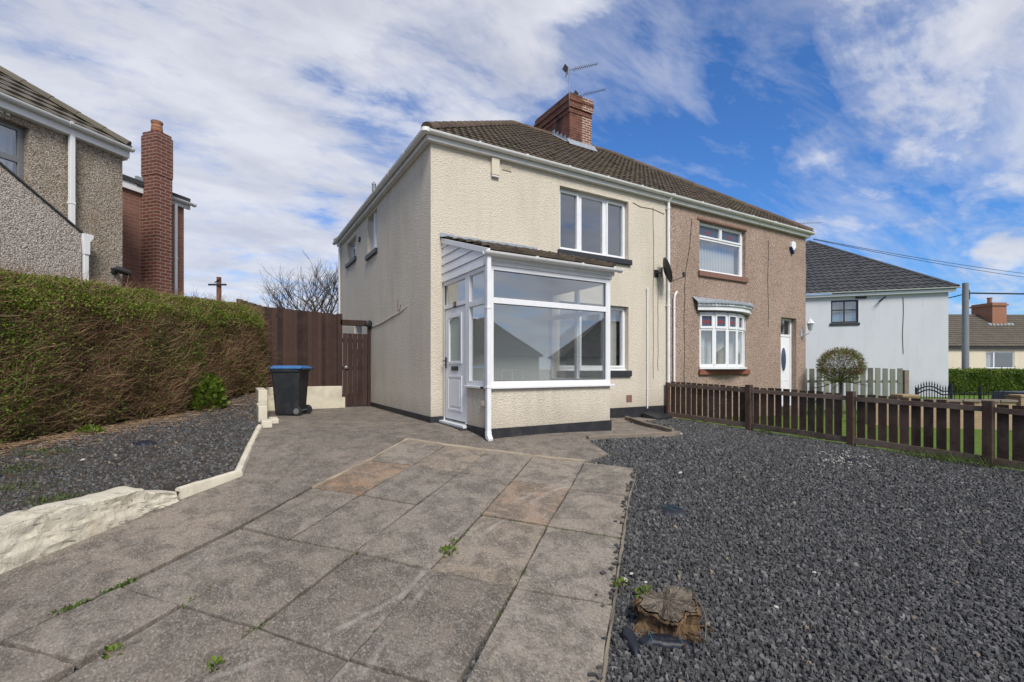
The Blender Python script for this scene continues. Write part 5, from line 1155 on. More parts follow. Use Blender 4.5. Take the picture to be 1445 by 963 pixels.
def bin_():
    t_ = thing('wheelie_bin', 'dark grey wheelie bin with a bright blue lid by the side fence', 'bin', (-2.02, 2.85, g(-2, 2.85)+.02), R(-90-8))   # local -Y front... local +X towards the wheels
    q = MB(); prof = [(-.23, -.22, .23, .22, .03), (-.285, -.28, .285, .28, .94)]
    def ring(x0, y0, x1, y1, z, c=.05): return [(x0+c, y0, z), (x1-c, y0, z), (x1, y0+c, z), (x1, y1-c, z), (x1-c, y1, z), (x0+c, y1, z), (x0, y1-c, z), (x0, y0+c, z)]
    rs = [ring(-.24, -.2, .22, .2, .02), ring(-.25, -.21, .24, .21, .06), ring(-.30, -.265, .28, .265, .90), ring(-.32, -.285, .30, .285, .91), ring(-.32, -.285, .30, .285, .965), ring(-.29, -.26, .27, .26, .966)]
    vs = [p for r in rs for p in r]; fs = [(i*8+j, i*8+(j+1) % 8, (i+1)*8+(j+1) % 8, (i+1)*8+j) for i in range(len(rs)-1) for j in range(8)]+[tuple(range(8))[::-1], tuple(range(40, 48))]
    q.add(vs, fs); q.box(-.26, .24, -.03, .03, .1, .101); q.build('body', MAT['bin_body'], t_, bev=.01)
    q = MB(); rs = [ring(-.34, -.295, .36, .295, .967, .06), ring(-.34, -.295, .36, .295, .99, .06), ring(-.30, -.25, .30, .25, 1.03, .06), ring(-.2, -.18, .2, .18, 1.04, .06)]
    vs = [p for r in rs for p in r]; q.add(vs, [(i*8+j, i*8+(j+1) % 8, (i+1)*8+(j+1) % 8, (i+1)*8+j) for i in range(3) for j in range(8)]+[tuple(range(8))[::-1], tuple(range(24, 32))]); q.build('lid', MAT['bin_lid'], t_, bev=.008)
    q = MB(); q.tube([(.34, -.25, .99), (.37, -.25, .96), (.37, .25, .96), (.34, .25, .99)], .014, 8); q.build('handle', MAT['bin_body'], t_)
    for s in (-1, 1):
        q = MB(); q.lathe((.24, s*.235, .1), [(.0, -.025), (.1, -.025), (.1, .025), (.0, .025)], 18, axis=(0, 1, 0)); w2 = q.build('wheel', MAT['black_plastic'], t_, bev=.008)
        q = MB(); q.lathe((.24, s*.262, .1), [(.0, -.003), (.06, -.003), (.055, .006), (0, .006)], 14, axis=(0, s, 0)); q.build('hub', MAT['metal_grey'], w2)
    q = MB(); q.tube([(.24, -.2, .1), (.24, .2, .1)], .012, 8); q.build('axle', MAT['metal_grey'], t_)
    t_.rotation_euler = (0, 0, R(-32))
bin_()

# ------------------------------------------------------------------ picket fence on the right
pf = thing('picket_fence', 'low dark brown picket fence with square posts between the two front gardens', 'fence', (6.03, -.1, 0))
posts = [0.0, -2.1, -3.95, -5.65, -7.4, -9.2]
gy = lambda d: g(6.03, -.1+d)
for i, d in enumerate(posts):
    q = MB(); s_ = .055 if i else .04; q.box(-s_-.02, s_-.02, d-s_, d+s_, gy(d)-.2, gy(d)+(.93 if i else .86), random.uniform(.4, .9)); q.build('post', MAT['picket_wood'], pf, bev=.008)
for a, b in zip(posts[:-1], posts[1:]):
    q = MB(); y = a-.08
    while y > b+.15:
        z = gy(y); q.box(.0, .02, y-.115, y, z+.04+random.uniform(-.01, .01), z+.885+random.uniform(-.012, .008), random.random()); y -= .148+random.uniform(-.004, .006)
    q.build('pickets', MAT['picket_wood'], pf)
    for zz, hh, nm in ((.77, .075, 'rail'), (.05, .10, 'gravel_board')):
        q = MB(); n = 8; vs = []
        for k in range(n+1):
            y = a+(b-a)*k/n; z = gy(y)+zz+random.uniform(-.004, .004); vs += [(-.042, y, z), (-.002, y, z), (-.002, y, z+hh), (-.042, y, z+hh)]
        q.add(vs, [(k*4+j, k*4+(j+1) % 4, k*4+4+(j+1) % 4, k*4+4+j) for k in range(n) for j in range(4)]+[(0, 1, 2, 3), (n*4, n*4+1, n*4+2, n*4+3)], random.random()); q.build(nm, MAT['rail_wood'], pf)

# ------------------------------------------------------------------ stump and litter
def blob_sheet(name, px, py, rx, ry, mat, label, cat, zf=g, rot=0, folds=.01, lines=None, n=26):
    x, y = at(px, py, zf); t_ = thing(name, label, cat, (x, y, zf(x, y)), rot); q = MB(); vs = [(0, 0, folds*.3+.034)]; m = 5
    ph = [random.uniform(0, 6.28) for _ in range(4)]
    for k in range(1, m+1):
        for j in range(n):
            a = 2*math.pi*j/n; r = k/m*(1+.16*math.sin(2*a+ph[0])+.12*math.sin(3*a+ph[1])+.08*math.sin(7*a+ph[2])); lx, ly = math.cos(a)*rx*r, math.sin(a)*ry*r
            c_, s_ = math.cos(rot), math.sin(rot); wz = zf(x+lx*c_-ly*s_, y+lx*s_+ly*c_)-zf(x, y)
            vs.append((lx, ly, wz+.034+folds*random.uniform(-.6, 1)*(1 if k < m else .1)-(0 if k < m-1 else .018 if k < m else .045)))
    q.add(vs, [(0, 1+j, 1+(j+1) % n) for j in range(n)]+[(1+i*n+j, 1+i*n+(j+1) % n, 1+(i+1)*n+(j+1) % n, 1+(i+1)*n+j) for i in range(m-1) for j in range(n)])
    o = q.build('sheet', MAT[mat], t_, smooth=True); md = o.modifiers.new('S', 'SOLIDIFY'); md.thickness = .003
    if lines:
        for lx in lines:
            q = MB(); q.tube([(lx*rx, -ry*.75+1.5*ry*k/6, .036+folds*.55) for k in range(7)], .0025, 5); q.build('stitch_line', MAT['membrane_line'], t_)
    return t_
blob_sheet('weed_membrane', 948, 722, .15, .13, 'membrane', 'round patch of black weed membrane showing through the slate behind the stump', 'membrane', lines=(-.3, .4))
blob_sheet('weed_membrane', 938, 909, .16, .06, 'membrane', 'folded dark blue weed membrane sticking out in front of the tree stump', 'membrane', rot=-.6, folds=.009, lines=(-.5, .55))
blob_sheet('weed_membrane', 890, 905, .05, .12, 'membrane', 'narrow strip of weed membrane left of the stump at the paving edge', 'membrane', rot=-.5, folds=.003)
blob_sheet('plastic_scrap', 205, 628, .16, .07, 'membrane', 'crumpled black plastic scrap on the slate bed below the hedge', 'plastic scrap', zf=b_, folds=.03)
blob_sheet('plastic_scrap', 1203, 652, .16, .05, 'membrane', 'flat black plastic strip on the slate near the picket fence', 'plastic scrap', folds=.015)
def stump():
    x, y = at(944, 884); z = g(x, y)-.015; t_ = thing('tree_stump', 'rotten sawn tree stump with crumbling orange brown sides in the slate', 'tree stump', (x, y, z), -HEAD)
    m, nt = new_mat('stump_side'); t = NT(nt); c = t.coord(); n = t.noise(t.coord(scale=(9, 9, 2)), 2.2, 6, .7, .8)
    col = t.ramp(n, [(.3, (.02, .014, .01)), (.46, (.075, .048, .03)), (.58, (.16, .105, .06)), (.68, (.24, .15, .07)), (.78, (.30, .25, .19))]); t.bsdf(col, .95, t.bump(n, 1, .03), .1)
    m2, nt = new_mat('stump_top'); t = NT(nt); c = t.coord(); n = t.noise(c, 9, 8, .7, .5)
    col = t.ramp(n, [(.3, (.10, .082, .065)), (.5, (.22, .18, .14)), (.7, (.34, .29, .235))])
    sp = t.n('ShaderNodeSeparateXYZ'); t.l(c, sp.inputs[0]); an = t.math('ARCTAN2', sp.outputs[1], t.math('ADD', sp.outputs[0], .03))
    cb = t.n('ShaderNodeCombineXYZ'); t.l(t.math('MULTIPLY', an, 1.6), cb.inputs[0]); t.l(t.math('MULTIPLY', t.noise(c, 14, 4), .9), cb.inputs[1])
    rg = t.ramp(t.math('ABSOLUTE', t.math('SUBTRACT', t.noise(cb.outputs[0], 2.4, 3, .5, .6), .5)), [(0, 1), (.03, 0)])
    col = t.mix(t.math('MULTIPLY', rg, .45), col, (.05, .04, .03)); lum = t.noise(c, 45, 5, .8); col = t.mix(t.math('MULTIPLY', t.ramp(lum, [(.35, 1), (.5, 0)]), .6), col, (.05, .04, .032))
    t.bsdf(col, .95, t.bump(t.math('SUBTRACT', t.math('ADD', n, lum), t.math('MULTIPLY', rg, .7)), 1, .025), .1)
    nseg = 72; ph = [random.uniform(0, 6) for _ in range(6)]
    def rad(a): return .172*(1+.13*math.sin(2*a+.8)+.10*math.sin(3*a+ph[1])+.07*math.sin(5*a+ph[2])+.05*math.sin(9*a+ph[3])+.03*math.sin(14*a+ph[0]))
    rows = []; lev = [(-.04, 1.08), (.02, .98), (.06, .86), (.10, .9), (.135, .97), (.165, 1.0), (.18, .93)]
    for k, (h, s) in enumerate(lev):
        row = []
        for j in range(nseg):
            a = 2*math.pi*j/nseg; flute = 1+.11*math.sin(7*a+ph[4]+h*9)*(k < 5)+random.uniform(-.03, .03)*(k < 5)
            dent = 1-.38*math.exp(-((a-5.2)/.35)**2)*(1 if 0 < k < 5 else .15)-.3*math.exp(-((a-4.2)/.28)**2)*(1 if 0 < k < 5 else .1)
            r = rad(a)*s*flute*dent*(1+.16*mnoise.fractal(Vector((math.cos(a)*3, math.sin(a)*3, h*9)), .7, 2.2, 4)); row.append((math.cos(a)*r*1.05, math.sin(a)*r*.92, h*.9+.016*math.sin(3*a+ph[5])+(.03*math.cos(a-1.6)+random.uniform(-.006, .006) if k >= 5 else 0)))
        rows.append(row)
    q = MB(); q.add([p for r in rows for p in r], [(i*nseg+j, i*nseg+(j+1) % nseg, (i+1)*nseg+(j+1) % nseg, (i+1)*nseg+j) for i in range(len(rows)-1) for j in range(nseg)]); q.build('bark', m, t_)
    top = rows[-1]; q = MB(); vs = [(0, 0, .185)]
    for kk in (.35, .7, .97):
        vs += [(p[0]*kk, p[1]*kk, p[2]*kk+.168*(1-kk)+.016*mnoise.fractal(Vector((p[0]*kk*14, p[1]*kk*14, 1)), .7, 2.2, 4)+.004) for p in top]
    q.add(vs, [(0, 1+j, 1+(j+1) % nseg) for j in range(nseg)]+[(1+i*nseg+j, 1+i*nseg+(j+1) % nseg, 1+(i+1)*nseg+(j+1) % nseg, 1+(i+1)*nseg+j) for i in range(2) for j in range(nseg)]); q.build('sawn_top', m2, t_)
    q = MB()
    for _ in range(26):
        a = random.uniform(3.3, 6.6); r = random.uniform(.14, .26); p = Vector((math.cos(a)*r, math.sin(a)*r*.8, random.uniform(.012, .03))); d = Vector((random.uniform(-1, 1), random.uniform(-1, 1), random.uniform(-.1, .3))).normalized()*random.uniform(.015, .04); q.tube([p-d, p+d], [.004, .007], 5)
    q.build('wood_chips', m, t_)
    q = MB(); q.tube([(.16+.05*math.sin(k/10*math.pi), .12-.28*k/10, .17-.15*k/10+.03*math.sin(k/10*math.pi)) for k in range(11)], .003, 5); q.build('dead_stem', MAT['pale_twig'], t_)
stump()
# pale stones and orange chips lying in the slate
for px, py, s, lab, zf in [(882, 823, .022, 'pale rounded stone at the paving edge by the weed', g), (891, 814, .016, 'small white stone beside the pale stone above the stump', g), (911, 826, .013, 'flat white stone on the slate above the stump', g), (1095, 861, .014, 'white pebble on the slate right of the stump', g), (1149, 812, .014, 'pale flake on the slate far right of the stump', g), (960, 614.5, .03, 'pale stone at the end of the concrete kerb', g), (117, 652, .02, 'white pebble on the slate bed under the hedge', b_), (960, 670, .022, 'pale splinter on the slate beyond the paving corner', g)]:
    x, y = at(px, py, zf); q = MB(); m = 8
    q.lathe((0, 0, 0), [(.3*s, 0), (s, .3*s), (.9*s, .8*s), (.4*s, 1.2*s)], m); o = q.build('pebble', MAT['pale_stone']); o.location = (x, y, zf(x, y)+.016); o.rotation_euler = (random.uniform(-.3, .3), random.uniform(-.3, .3), random.uniform(0, 3)); o.scale = (1.3, .8, .8); tag(o, lab, 'pebble')
q = MB()
for _ in range(60):
    u = random.gauss(0, 1); px, py = 1190+random.gauss(0, 22), 648+random.gauss(0, 6); x, y = at(px, py); z = g(x, y)+.02; a = random.uniform(0, 3.14); s = random.uniform(.008, .02)
    q.tube([(x-math.cos(a)*s, y-math.sin(a)*s, z), (x+math.cos(a)*s, y+math.sin(a)*s, z+.004)], .006, 5)
o = q.build('wood_shavings', MAT['pale_stone']); tag(o, 'scatter of pale wood shavings on the slate near the picket fence', 'wood shavings', kind='stuff')
q = MB()
for _ in range(80):
    u = random.random(); base = EDGE[0] if u < .3 else EDGE[0]; k = random.choice([0, 0, 1, 1, 2, 2, 3]); a, b = J5[min(k, len(J5)-2)], J5[min(k+1, len(J5)-1)]; tt = random.random()
    x = a[0]+(b[0]-a[0])*tt-abs(random.gauss(0, .08))*random.random(); y = a[1]+(b[1]-a[1])*tt; s = random.uniform(.007, .014); z = g(x, y)+.036; an = random.uniform(0, 3)
    q.fbox(Fr((x, y, z), (math.cos(an), math.sin(an), 0), (-math.sin(an), math.cos(an), .2), (0, -.2, 1)), -s*1.4, s*1.4, -s, s, 0, s*.7, random.uniform(.15, .5))
o = q.build('stray_chippings', MAT['slate_chip']); tag(o, 'stray slate chips spilled on the right edge of the paving', 'slate chippings', kind='stuff')

# ================================================================== left neighbour
lh = thing('detached_house', 'grey pebbledashed house with white gutter rising behind the hedge', 'house', (-4.9, 3.55, 0), R(43))
LF = Fr((0, 0, 0), (1, 0, 0), (0, 0, 1), (0, -1, 0))
WN = (-2.9, -1.42, 3.62, 4.93)
q = MB(); q.wall(LF, -9, 0, -.5, 5.08, [WN], .15); q.sheet(Fr((0, 0, 0), (0, 1, 0), (0, 0, 1), (1, 0, 0)), 0, 8, -.5, 5.08, [], 0); q.sheet(Fr((-9, 0, 0), (0, 1, 0), (0, 0, 1), (-1, 0, 0)), 0, 8, -.5, 5.08, [], 0); q.sheet(Fr((0, 8, 0), (1, 0, 0), (0, 0, 1), (0, 1, 0)), -9, 0, -.5, 5.08, [], 0); q.build('wall', MAT['grey_dash'], lh)
q = MB(); q.box(-8.9, -.1, 2.5, 2.6, 0, 5); q.build('inner_wall', MAT['plaster'], lh)
tm, rm, um = hip_roof_parts(-9.2, .03, -.2, 8.2, 5.2, R(36), tw=.30, gauge=.32, amp=.014, lip=.034, sub=8, stag=True); rf = tm.build('roof', MAT['grey_tiles'], lh, weld=False); rm.build('ridge_tiles', MAT['grey_tiles'], rf); um.build('underlay', MAT['roof_felt'], rf)
q = MB(); q.fbox(LF, -9, .05, 5.04, 5.2, 0, .12); q.fbox(Fr((0, 0, 0), (0, 1, 0), (0, 0, 1), (1, 0, 0)), 0, 8, 5.04, 5.2, .001, .1); q.build('fascia', MAT['upvc'], lh)
q = MB(); gutter(q, (-9.2, -.185, 5.21), (.07, -.185, 5.21), (0, -1, 0)); q.build('gutter', MAT['upvc'], lh, smooth=True, auto=35)
w_, h_ = WN[1]-WN[0], WN[3]-WN[2]; pp = [(.07, w_-.08, .07, .72), (.07, w_-.08, .82, h_-.07)]; window(lh, LF.at(WN[0], WN[2]), w_, h_, pp, .12, fr='metal_grey', behind=('blind', .05, w_-.05), boardsill=False)
q = MB(); sq = Fr((-.88, -.09, 0), (1, 0, 0), (0, 0, 1), (0, -1, 0)); q.fbox(sq, -.036, .036, 3.3, 5.16, -.036, .036); q.fbox(sq, -.042, .042, 3.85, 3.89, -.06, .042); q.build('downpipe', MAT['upvc'], lh, bev=.005)
q = MB(); sq = Fr((-.74, -.20, 0), (1, 0, 0), (0, 0, 1), (0, -1, 0)); q.fbox(sq, -.034, .034, 0, 3.2, -.034, .034); q.prism(sq, [(-.04, 3.0), (.045, 3.0), (.045, 3.22), (.10, 3.30), (.10, 3.36), (-.06, 3.36), (-.06, 3.25)], -.07, .05); q.build('downpipe', MAT['upvc'], lh, bev=.004)
q = MB(); zl = lambda a: 3.36+(-.80-a)*.705
q.prism(LF, [(-.80, -.5), (-.80, zl(-.80)), (-4.6, zl(-4.6)), (-4.6, -.5)], .003, .2); lt = q.build('lean_to_wall', MAT['pale_dash'], lh)
q = MB(); q.prism(LF, [(-.74, zl(-.74)), (-.74, zl(-.74)+.03), (-4.6, zl(-4.6)+.03), (-4.6, zl(-4.6))], .002, .23); q.build('lean_to_verge', MAT['roof_felt'], lt)
q = MB(); q.fbox(LF, -1.46, -1.36, 3.52, 3.62, .002, .06); q.build('sill_end', MAT['brick_sill'], lh)
q = MB()
for i in range(4): q.fbox(LF, -1.95+i*.08, -1.9+i*.08, 5.0, 5.03, 0, .01)
q.build('air_vent', MAT['plaster'], lh)
t_ = thing('security_light', 'black security floodlight low on the grey pebbledash corner', 'light', (0, 0, 0)); m4 = Matrix.Rotation(R(43), 4, 'Z'); v = Vector((-4.9, 3.55, 0))+m4 @ Vector((-.16, 0, 2.84)); t_.location = v; t_.rotation_euler = (0, 0, R(43))
q = MB(); q.fbox(Fr((0, 0, 0), (1, 0, 0), (0, 0, 1), (0, -1, 0)), -.04, .04, -.05, .05, .001, .05); q.tube([(0, -.05, 0), (.08, -.14, .0)], .018, 8); q.build('bracket', MAT['black_plastic'], t_)
q = MB(); q.tube([(-.04, -.12, .03), (.03, -.15, .01), (.17, -.2, -.03)], [.055, .065, .05], 10); q.build('lamp_head', MAT['dark_metal'], t_, smooth=True, auto=50)
# rear extension of brick (own part of the same house)
EXY = 1.2
q = MB(); EF = Fr((0, EXY, 0), (1, 0, 0), (0, 0, 1), (0, -1, 0)); q.sheet(EF, .001, 2.2, -.5, 5.0, [], 0); q.sheet(Fr((2.2, EXY, 0), (0, 1, 0), (0, 0, 1), (1, 0, 0)), 0, 5, -.5, 5.0, [], 0); ex = q.build('extension_wall', MAT['pink_brick'], lh)
q = MB(); q.fbox(EF, .001, 2.32, 4.9, 5.06, .0, .06); q.build('fascia', MAT['upvc'], ex)
q = MB(); q.box(.001, 2.3, EXY-.09, EXY+5, 5.06, 5.16); q.build('roof', MAT['roof_felt'], ex)
q = MB(); gutter(q, (1.6, EXY-.12, 5.04), (2.4, EXY-.12, 5.04), (0, -1, 0), brackets=2); q.build('gutter', MAT['upvc'], ex, smooth=True, auto=35)
q = MB(); q.fbox(EF.at(1.94, 0), -.034, .034, .1, 4.95, .03, .09); q.fbox(EF.at(1.94, 0), -.04, .04, 3.6, 3.64, .0, .095); q.build('downpipe', MAT['upvc'], ex, bev=.004)
q = MB(); q.box(1.2, 1.56, .74, EXY-.001, -.5, 5.3); q.box(1.19, 1.57, .73, EXY+.0, 5.301, 6.2); q.box(1.21, 1.55, .75, EXY-.02, 6.201, 6.28); ck = q.build('chimney', MAT['red_brick'], lh, bev=.005)
q = MB(); q.lathe((1.37, .96, 6.28), [(.11, 0), (.12, .02), (.10, .22), (.115, .24), (.115, .28), (.09, .28)], 14); q.build('chimney_pot', MAT['orange_brick'], ck, smooth=True, auto=40)
q = MB(); q.fbox(Fr((1.38, .74, 0), (1, 0, 0), (0, 0, 1), (0, -1, 0)), -.09, .1, 2.35, 2.62, .001, .012); q.build('soot_door', MAT['metal_grey'], ck)
q = MB(); q.fbox(EF.at(1.2, 0), -.14, -.005, 5.0, 5.25, -.0, .06); q.build('lead_flashing', MAT['lead'], ck)

# ================================================================== right background
wc = cw(22.16, 24.0); wd = math.radians(0)
ux, uy = (RIGHT[0]*.945+FWD[0]*-.325, RIGHT[1]*.945+FWD[1]*-.325)        # along the wall towards the right end
wrot = math.atan2(uy, ux); zg = g(*wc)-.1
wh = thing('white_house', 'white rendered house with a dark grey tiled hip roof beyond the pebbledashed house', 'house', (wc[0], wc[1], 0), wrot)
Lw = 10.0
q = MB(); WF = Fr((0, 0, 0), (1, 0, 0), (0, 0, 1), (0, -1, 0)); WWN = (-5.12, -3.86, 3.45, 4.67)
q.wall(WF, -Lw, 0, -1.2, 4.98, [WWN], .1); q.sheet(Fr((0, 0, 0), (0, 1, 0), (0, 0, 1), (1, 0, 0)), 0, 11, -1.2, 4.98, [], 0); q.sheet(Fr((-Lw, 0, 0), (0, 1, 0), (0, 0, 1), (-1, 0, 0)), 0, 11, -1.2, 4.98, [], 0); q.build('wall', MAT['white_render'], wh)
q = MB(); q.box(-Lw+.1, -.1, 3, 3.1, -1, 4.9); q.build('inner_wall', MAT['plaster'], wh)
# roof: ridge runs away from us, hip end towards us
def rot_roof():
    tm, rm, um = hip_roof_parts(-.3, 12, -.3, Lw+.3, 5.06, R(37.5), True, False, tw=.33, gauge=.36, amp=.06, lip=.05, stag=False, sub=6)
    for m_ in (tm, rm, um): m_.v = [(y-Lw, x, z) for x, y, z in m_.v]
    return tm, rm, um
tm, rm, um = rot_roof(); rf = tm.build('roof', MAT['charcoal_tiles'], wh, weld=False); rm.build('ridge_tiles', MAT['charcoal_tiles'], rf); um.build('underlay', MAT['roof_felt'], rf)
q = MB(); q.fbox(WF, -Lw, .22, 4.86, 5.0, 0, .2); q.build('fascia', MAT['upvc'], wh)
q = MB(); gutter(q, (-Lw, -.3, 5.08), (.36, -.3, 5.08), (0, -1, 0), brackets=3); q.build('gutter', MAT['upvc'], wh, smooth=True, auto=35)
a0, a1, b0, b1 = WWN; w_, h_ = a1-a0, b1-b0
pp = [(.08, w_/2-.03, .08, h_*.55), (w_/2+.03, w_-.08, .08, h_*.55), (.08, w_/2-.03, h_*.55+.06, h_-.08), (w_/2+.03, w_-.08, h_*.55+.06, h_-.08)]
window(wh, WF.at(a0, b0), w_, h_, pp, .06, fr='dark_frame', sill=(.14, .06), boardsill=False, behind=('dark', .05, w_-.05))
q = MB(); q.tube([(-6.2, .9, 5.6), (-6.2, .9, 6.9)], .12, 12); q.build('flue', MAT['metal_grey'], wh, smooth=True, auto=40)
q = MB(); q.tube([(-1.9+.02*math.sin(i), -.02, 4.7-i*.42) for i in range(8)], .012, 5); q.build('cable', MAT['brick_sill'], wh)
q = MB(); q.tube([(-2.9, -.02, 4.55), (-2.9, -.3, 4.6), (-2.75, -.3, 4.75)], .05, 8); q.fbox(WF, -4.0, -3.5, 4.72, 4.82, .0, .04); q.build('bracket', MAT['dark_metal'], wh)
q = MB(); q.box(-6.6, -5.6, 6.4, 7.6, 8.3, 9.75); q.build('chimney', MAT['orange_brick'], wh)
m4 = Matrix.Rotation(wrot, 4, 'Z'); v = Vector((wc[0], wc[1], 0))+m4 @ Vector((-5.55, 6.3, 9.3))
aerial(v.x, v.y, 8.9, 10.75, hd_+R(5), 'single aerial on the chimney behind the pebbledashed house', 1.9, 9, .06, .25)
# street pole with wires
px_, py_ = cw(25.9, 27.0); pz = g(px_, py_)
tp = thing('telegraph_pole', 'grey utility pole beside the white house with wires fixed near its top', 'pole', (px_, py_, pz)); q = MB(); q.tube([(0, 0, -.2), (0, 0, 3), (0, 0, 5.87-pz)], [.17, .16, .145], 14); q.build('shaft', MAT['pole_grey'], tp, smooth=True, auto=50)
q = MB(); q.fbox(Fr((0, 0, 0), (1, 0, 0), (0, 0, 1), (0, -1, 0)), .12, .34, 5.0-pz, 5.5-pz, -.1, .1); q.tube([(.3, 0, 5.2-pz), (.62, 0, 5.0-pz), (.66, 0, 5.35-pz), (.3, 0, 5.4-pz)], .03, 6); q.build('junction_box', MAT['dark_metal'], tp, bev=.02)
def wire(name, a, b, sag, r, label, mat='cable'):
    a, b = Vector(a), Vector(b); q = MB(); q.tube([tuple((a+(b-a)*i/20-a)+Vector((0, 0, -sag*4*(i/20)*(1-i/20)))) for i in range(21)], r, 5); o = q.build(name, MAT[mat]); o.location = a; return tag(o, label, 'wire', 'overhead wires')
def c3(X, D, z): x, y = cw(X, D); return (x, y, z)
wire('overhead_wire', (px_, py_, 5.3), c3(60, 33, 6.2), .1, .045, 'thick level cable leaving the grey pole to the right edge')
wire('overhead_wire', (px_, py_, 5.25), c3(19.8, 36, 4.2), .3, .03, 'short drop wire from the grey pole behind the white house')
wire('overhead_wire', (NX+.15, -.15, 5.02), c3(36, 25, 5.35), .35, .009, 'upper of two long thin wires from the pebbledashed eaves to the right')
wire('overhead_wire', (NX+.15, -.15, 5.0), c3(36, 25.2, 5.1), .35, .009, 'lower of two long thin wires from the pebbledashed eaves to the right')
# bungalow far right
fx, fy = cw(38.0, 42.0); frot = -HEAD+R(2)
fh = thing('distant_house', 'distant cream house with brown tiled roof and orange brick chimney at the right edge', 'house', (fx, fy, 0), frot)
FF = Fr((0, 0, 0), (1, 0, 0), (0, 0, 1), (0, -1, 0)); FW = (4.25, 6.9, 1.0, 2.5)
q = MB(); q.wall(FF, 0, 18, -1.5, 2.95, [FW], .1); q.sheet(Fr((0, 0, 0), (0, 1, 0), (0, 0, 1), (-1, 0, 0)), 0, 8, -1.5, 2.95, [], 0); q.build('wall', MAT['cream_far'], fh)
q = MB(); q.box(.1, 17.9, 2.5, 2.6, -1, 2.9); q.build('inner_wall', MAT['plaster'], fh)
tm, rm, um = hip_roof_parts(-.3, 18.3, -.3, 8.3, 2.95, R(37), tw=.36, gauge=.36, amp=.05, lip=.05, stag=False); rf = tm.build('roof', MAT['grey_tiles'], fh, weld=False); rm.build('ridge_tiles', MAT['grey_tiles'], rf); um.build('underlay', MAT['roof_felt'], rf)
q = MB(); q.fbox(FF, -.3, 18.3, 2.78, 2.94, .0, .28); q.build('gutter', MAT['dark_frame'], fh)
a0, a1, b0, b1 = FW; w_, h_ = a1-a0, b1-b0; pp = [(.08, .75, .08, h_-.08), (.87, w_-.08, .08, h_-.08)]; window(fh, FF.at(a0, b0), w_, h_, pp, .06, sill=(.12, .08), behind=('curtain', .05, .8)); 
q = MB(); q.box(7.7, 9.1, 2.6, 4.6, 4.5, 7.25); q.box(7.6, 9.2, 2.5, 4.7, 6.95, 7.1); q.build('chimney', MAT['orange_brick'], fh)
q = MB(); q.lathe((8.5, 3.6, 7.25), [(.18, 0), (.18, .5), (.22, .52), (.22, .6), (.12, .6)], 10); q.build('chimney_pot', MAT['orange_brick'], fh)
q = MB(); q.fbox(Fr((7.6, 2.55, 5.0), (1, 0, 0), (0, .6, .8), (0, -.8, .6)), -.3, 2.2, -.25, .3, .05, .1); q.build('lead_flashing', MAT['lead'], fh)
# clipped green hedge by the pole
def box_hedge(name, a, b, thick, z0, z1, label, n, mat):
    a, b = Vector(a), Vector(b); d = (b-a); L = d.length; d.normalize(); nr = Vector((d.y, -d.x)); t_ = thing(name, label, 'hedge', (a.x, a.y, z0), math.atan2(d.y, d.x))
    q = MB(); q.box(.06, L-.06, -thick/2+.06, thick/2-.06, 0, z1-z0-.06); q.build('leaf_core', MAT['dark_leaf'], t_)
    s = RNG.uniform(0, 1, n); top = RNG.random(n) < .3; x = RNG.uniform(0, L, n); z = np.where(top, z1-z0, RNG.uniform(0, z1-z0, n)); y = np.where(top, RNG.uniform(-thick/2, thick/2, n), np.where(RNG.random(n) < .8, -thick/2, thick/2))
    y = y+.05*np.sin(x*3+z*4)+.04*np.sin(x*8-z*6); z = z+.04*np.sin(x*4)+RNG.normal(0, .03, n)
    p = np.stack([x, y, z], -1)+RNG.normal(0, .03, (n, 3)); out = np.stack([0*x, np.where(top, 0, np.sign(y)), np.where(top, 1., 0)], -1)
    L_ = RNG.uniform(.06, .12, n); leaves('foliage', p, out*.4+RNG.normal(0, .6, (n, 3))+np.array([0, 0, .4]), out+RNG.normal(0, .5, (n, 3)), L_, L_*.3, np.clip(RNG.normal(.4, .2, n)+np.where(top, .2, 0), 0, 1), MAT[mat], t_)
zz = g(*cw(24.5, 26))
box_hedge('clipped_hedge', cw(23.6, 26.2), cw(40, 24.5), 1.0, zz-.2, .84, 'clipped dark green hedge in front of the distant cream house', 42000, 'privet_leaf')
# grey green picket fence, concrete post
fa = Vector(cw(9.1, 15.2)); fb = Vector(cw(12.45, 15.0)); d = (fb-fa); Lf = d.length; zf_ = g(*fa)
gf = thing('picket_fence', 'weathered grey green picket fence in front of the white house', 'fence', (fa.x, fa.y, zf_), math.atan2(d.y, d.x)); q = MB(); x = 0
while x < Lf-.15: q.box(x, x+.15, -.012, .01, .1, 1.0-zf_+random.uniform(-.02, .02)-.0, random.random()); x += .225
q.build('pickets', MAT['green_wood'], gf)
for zz in (.3, .95):
    q = MB(); q.box(0, Lf, .011, .06, zz, zz+.08); q.build('rail', MAT['green_wood'], gf)
q = MB(); q.box(Lf-.03, Lf+.1, -.06, .06, -.2, .98-zf_-.04); q.build('post', MAT['concrete_kerb'], gf)
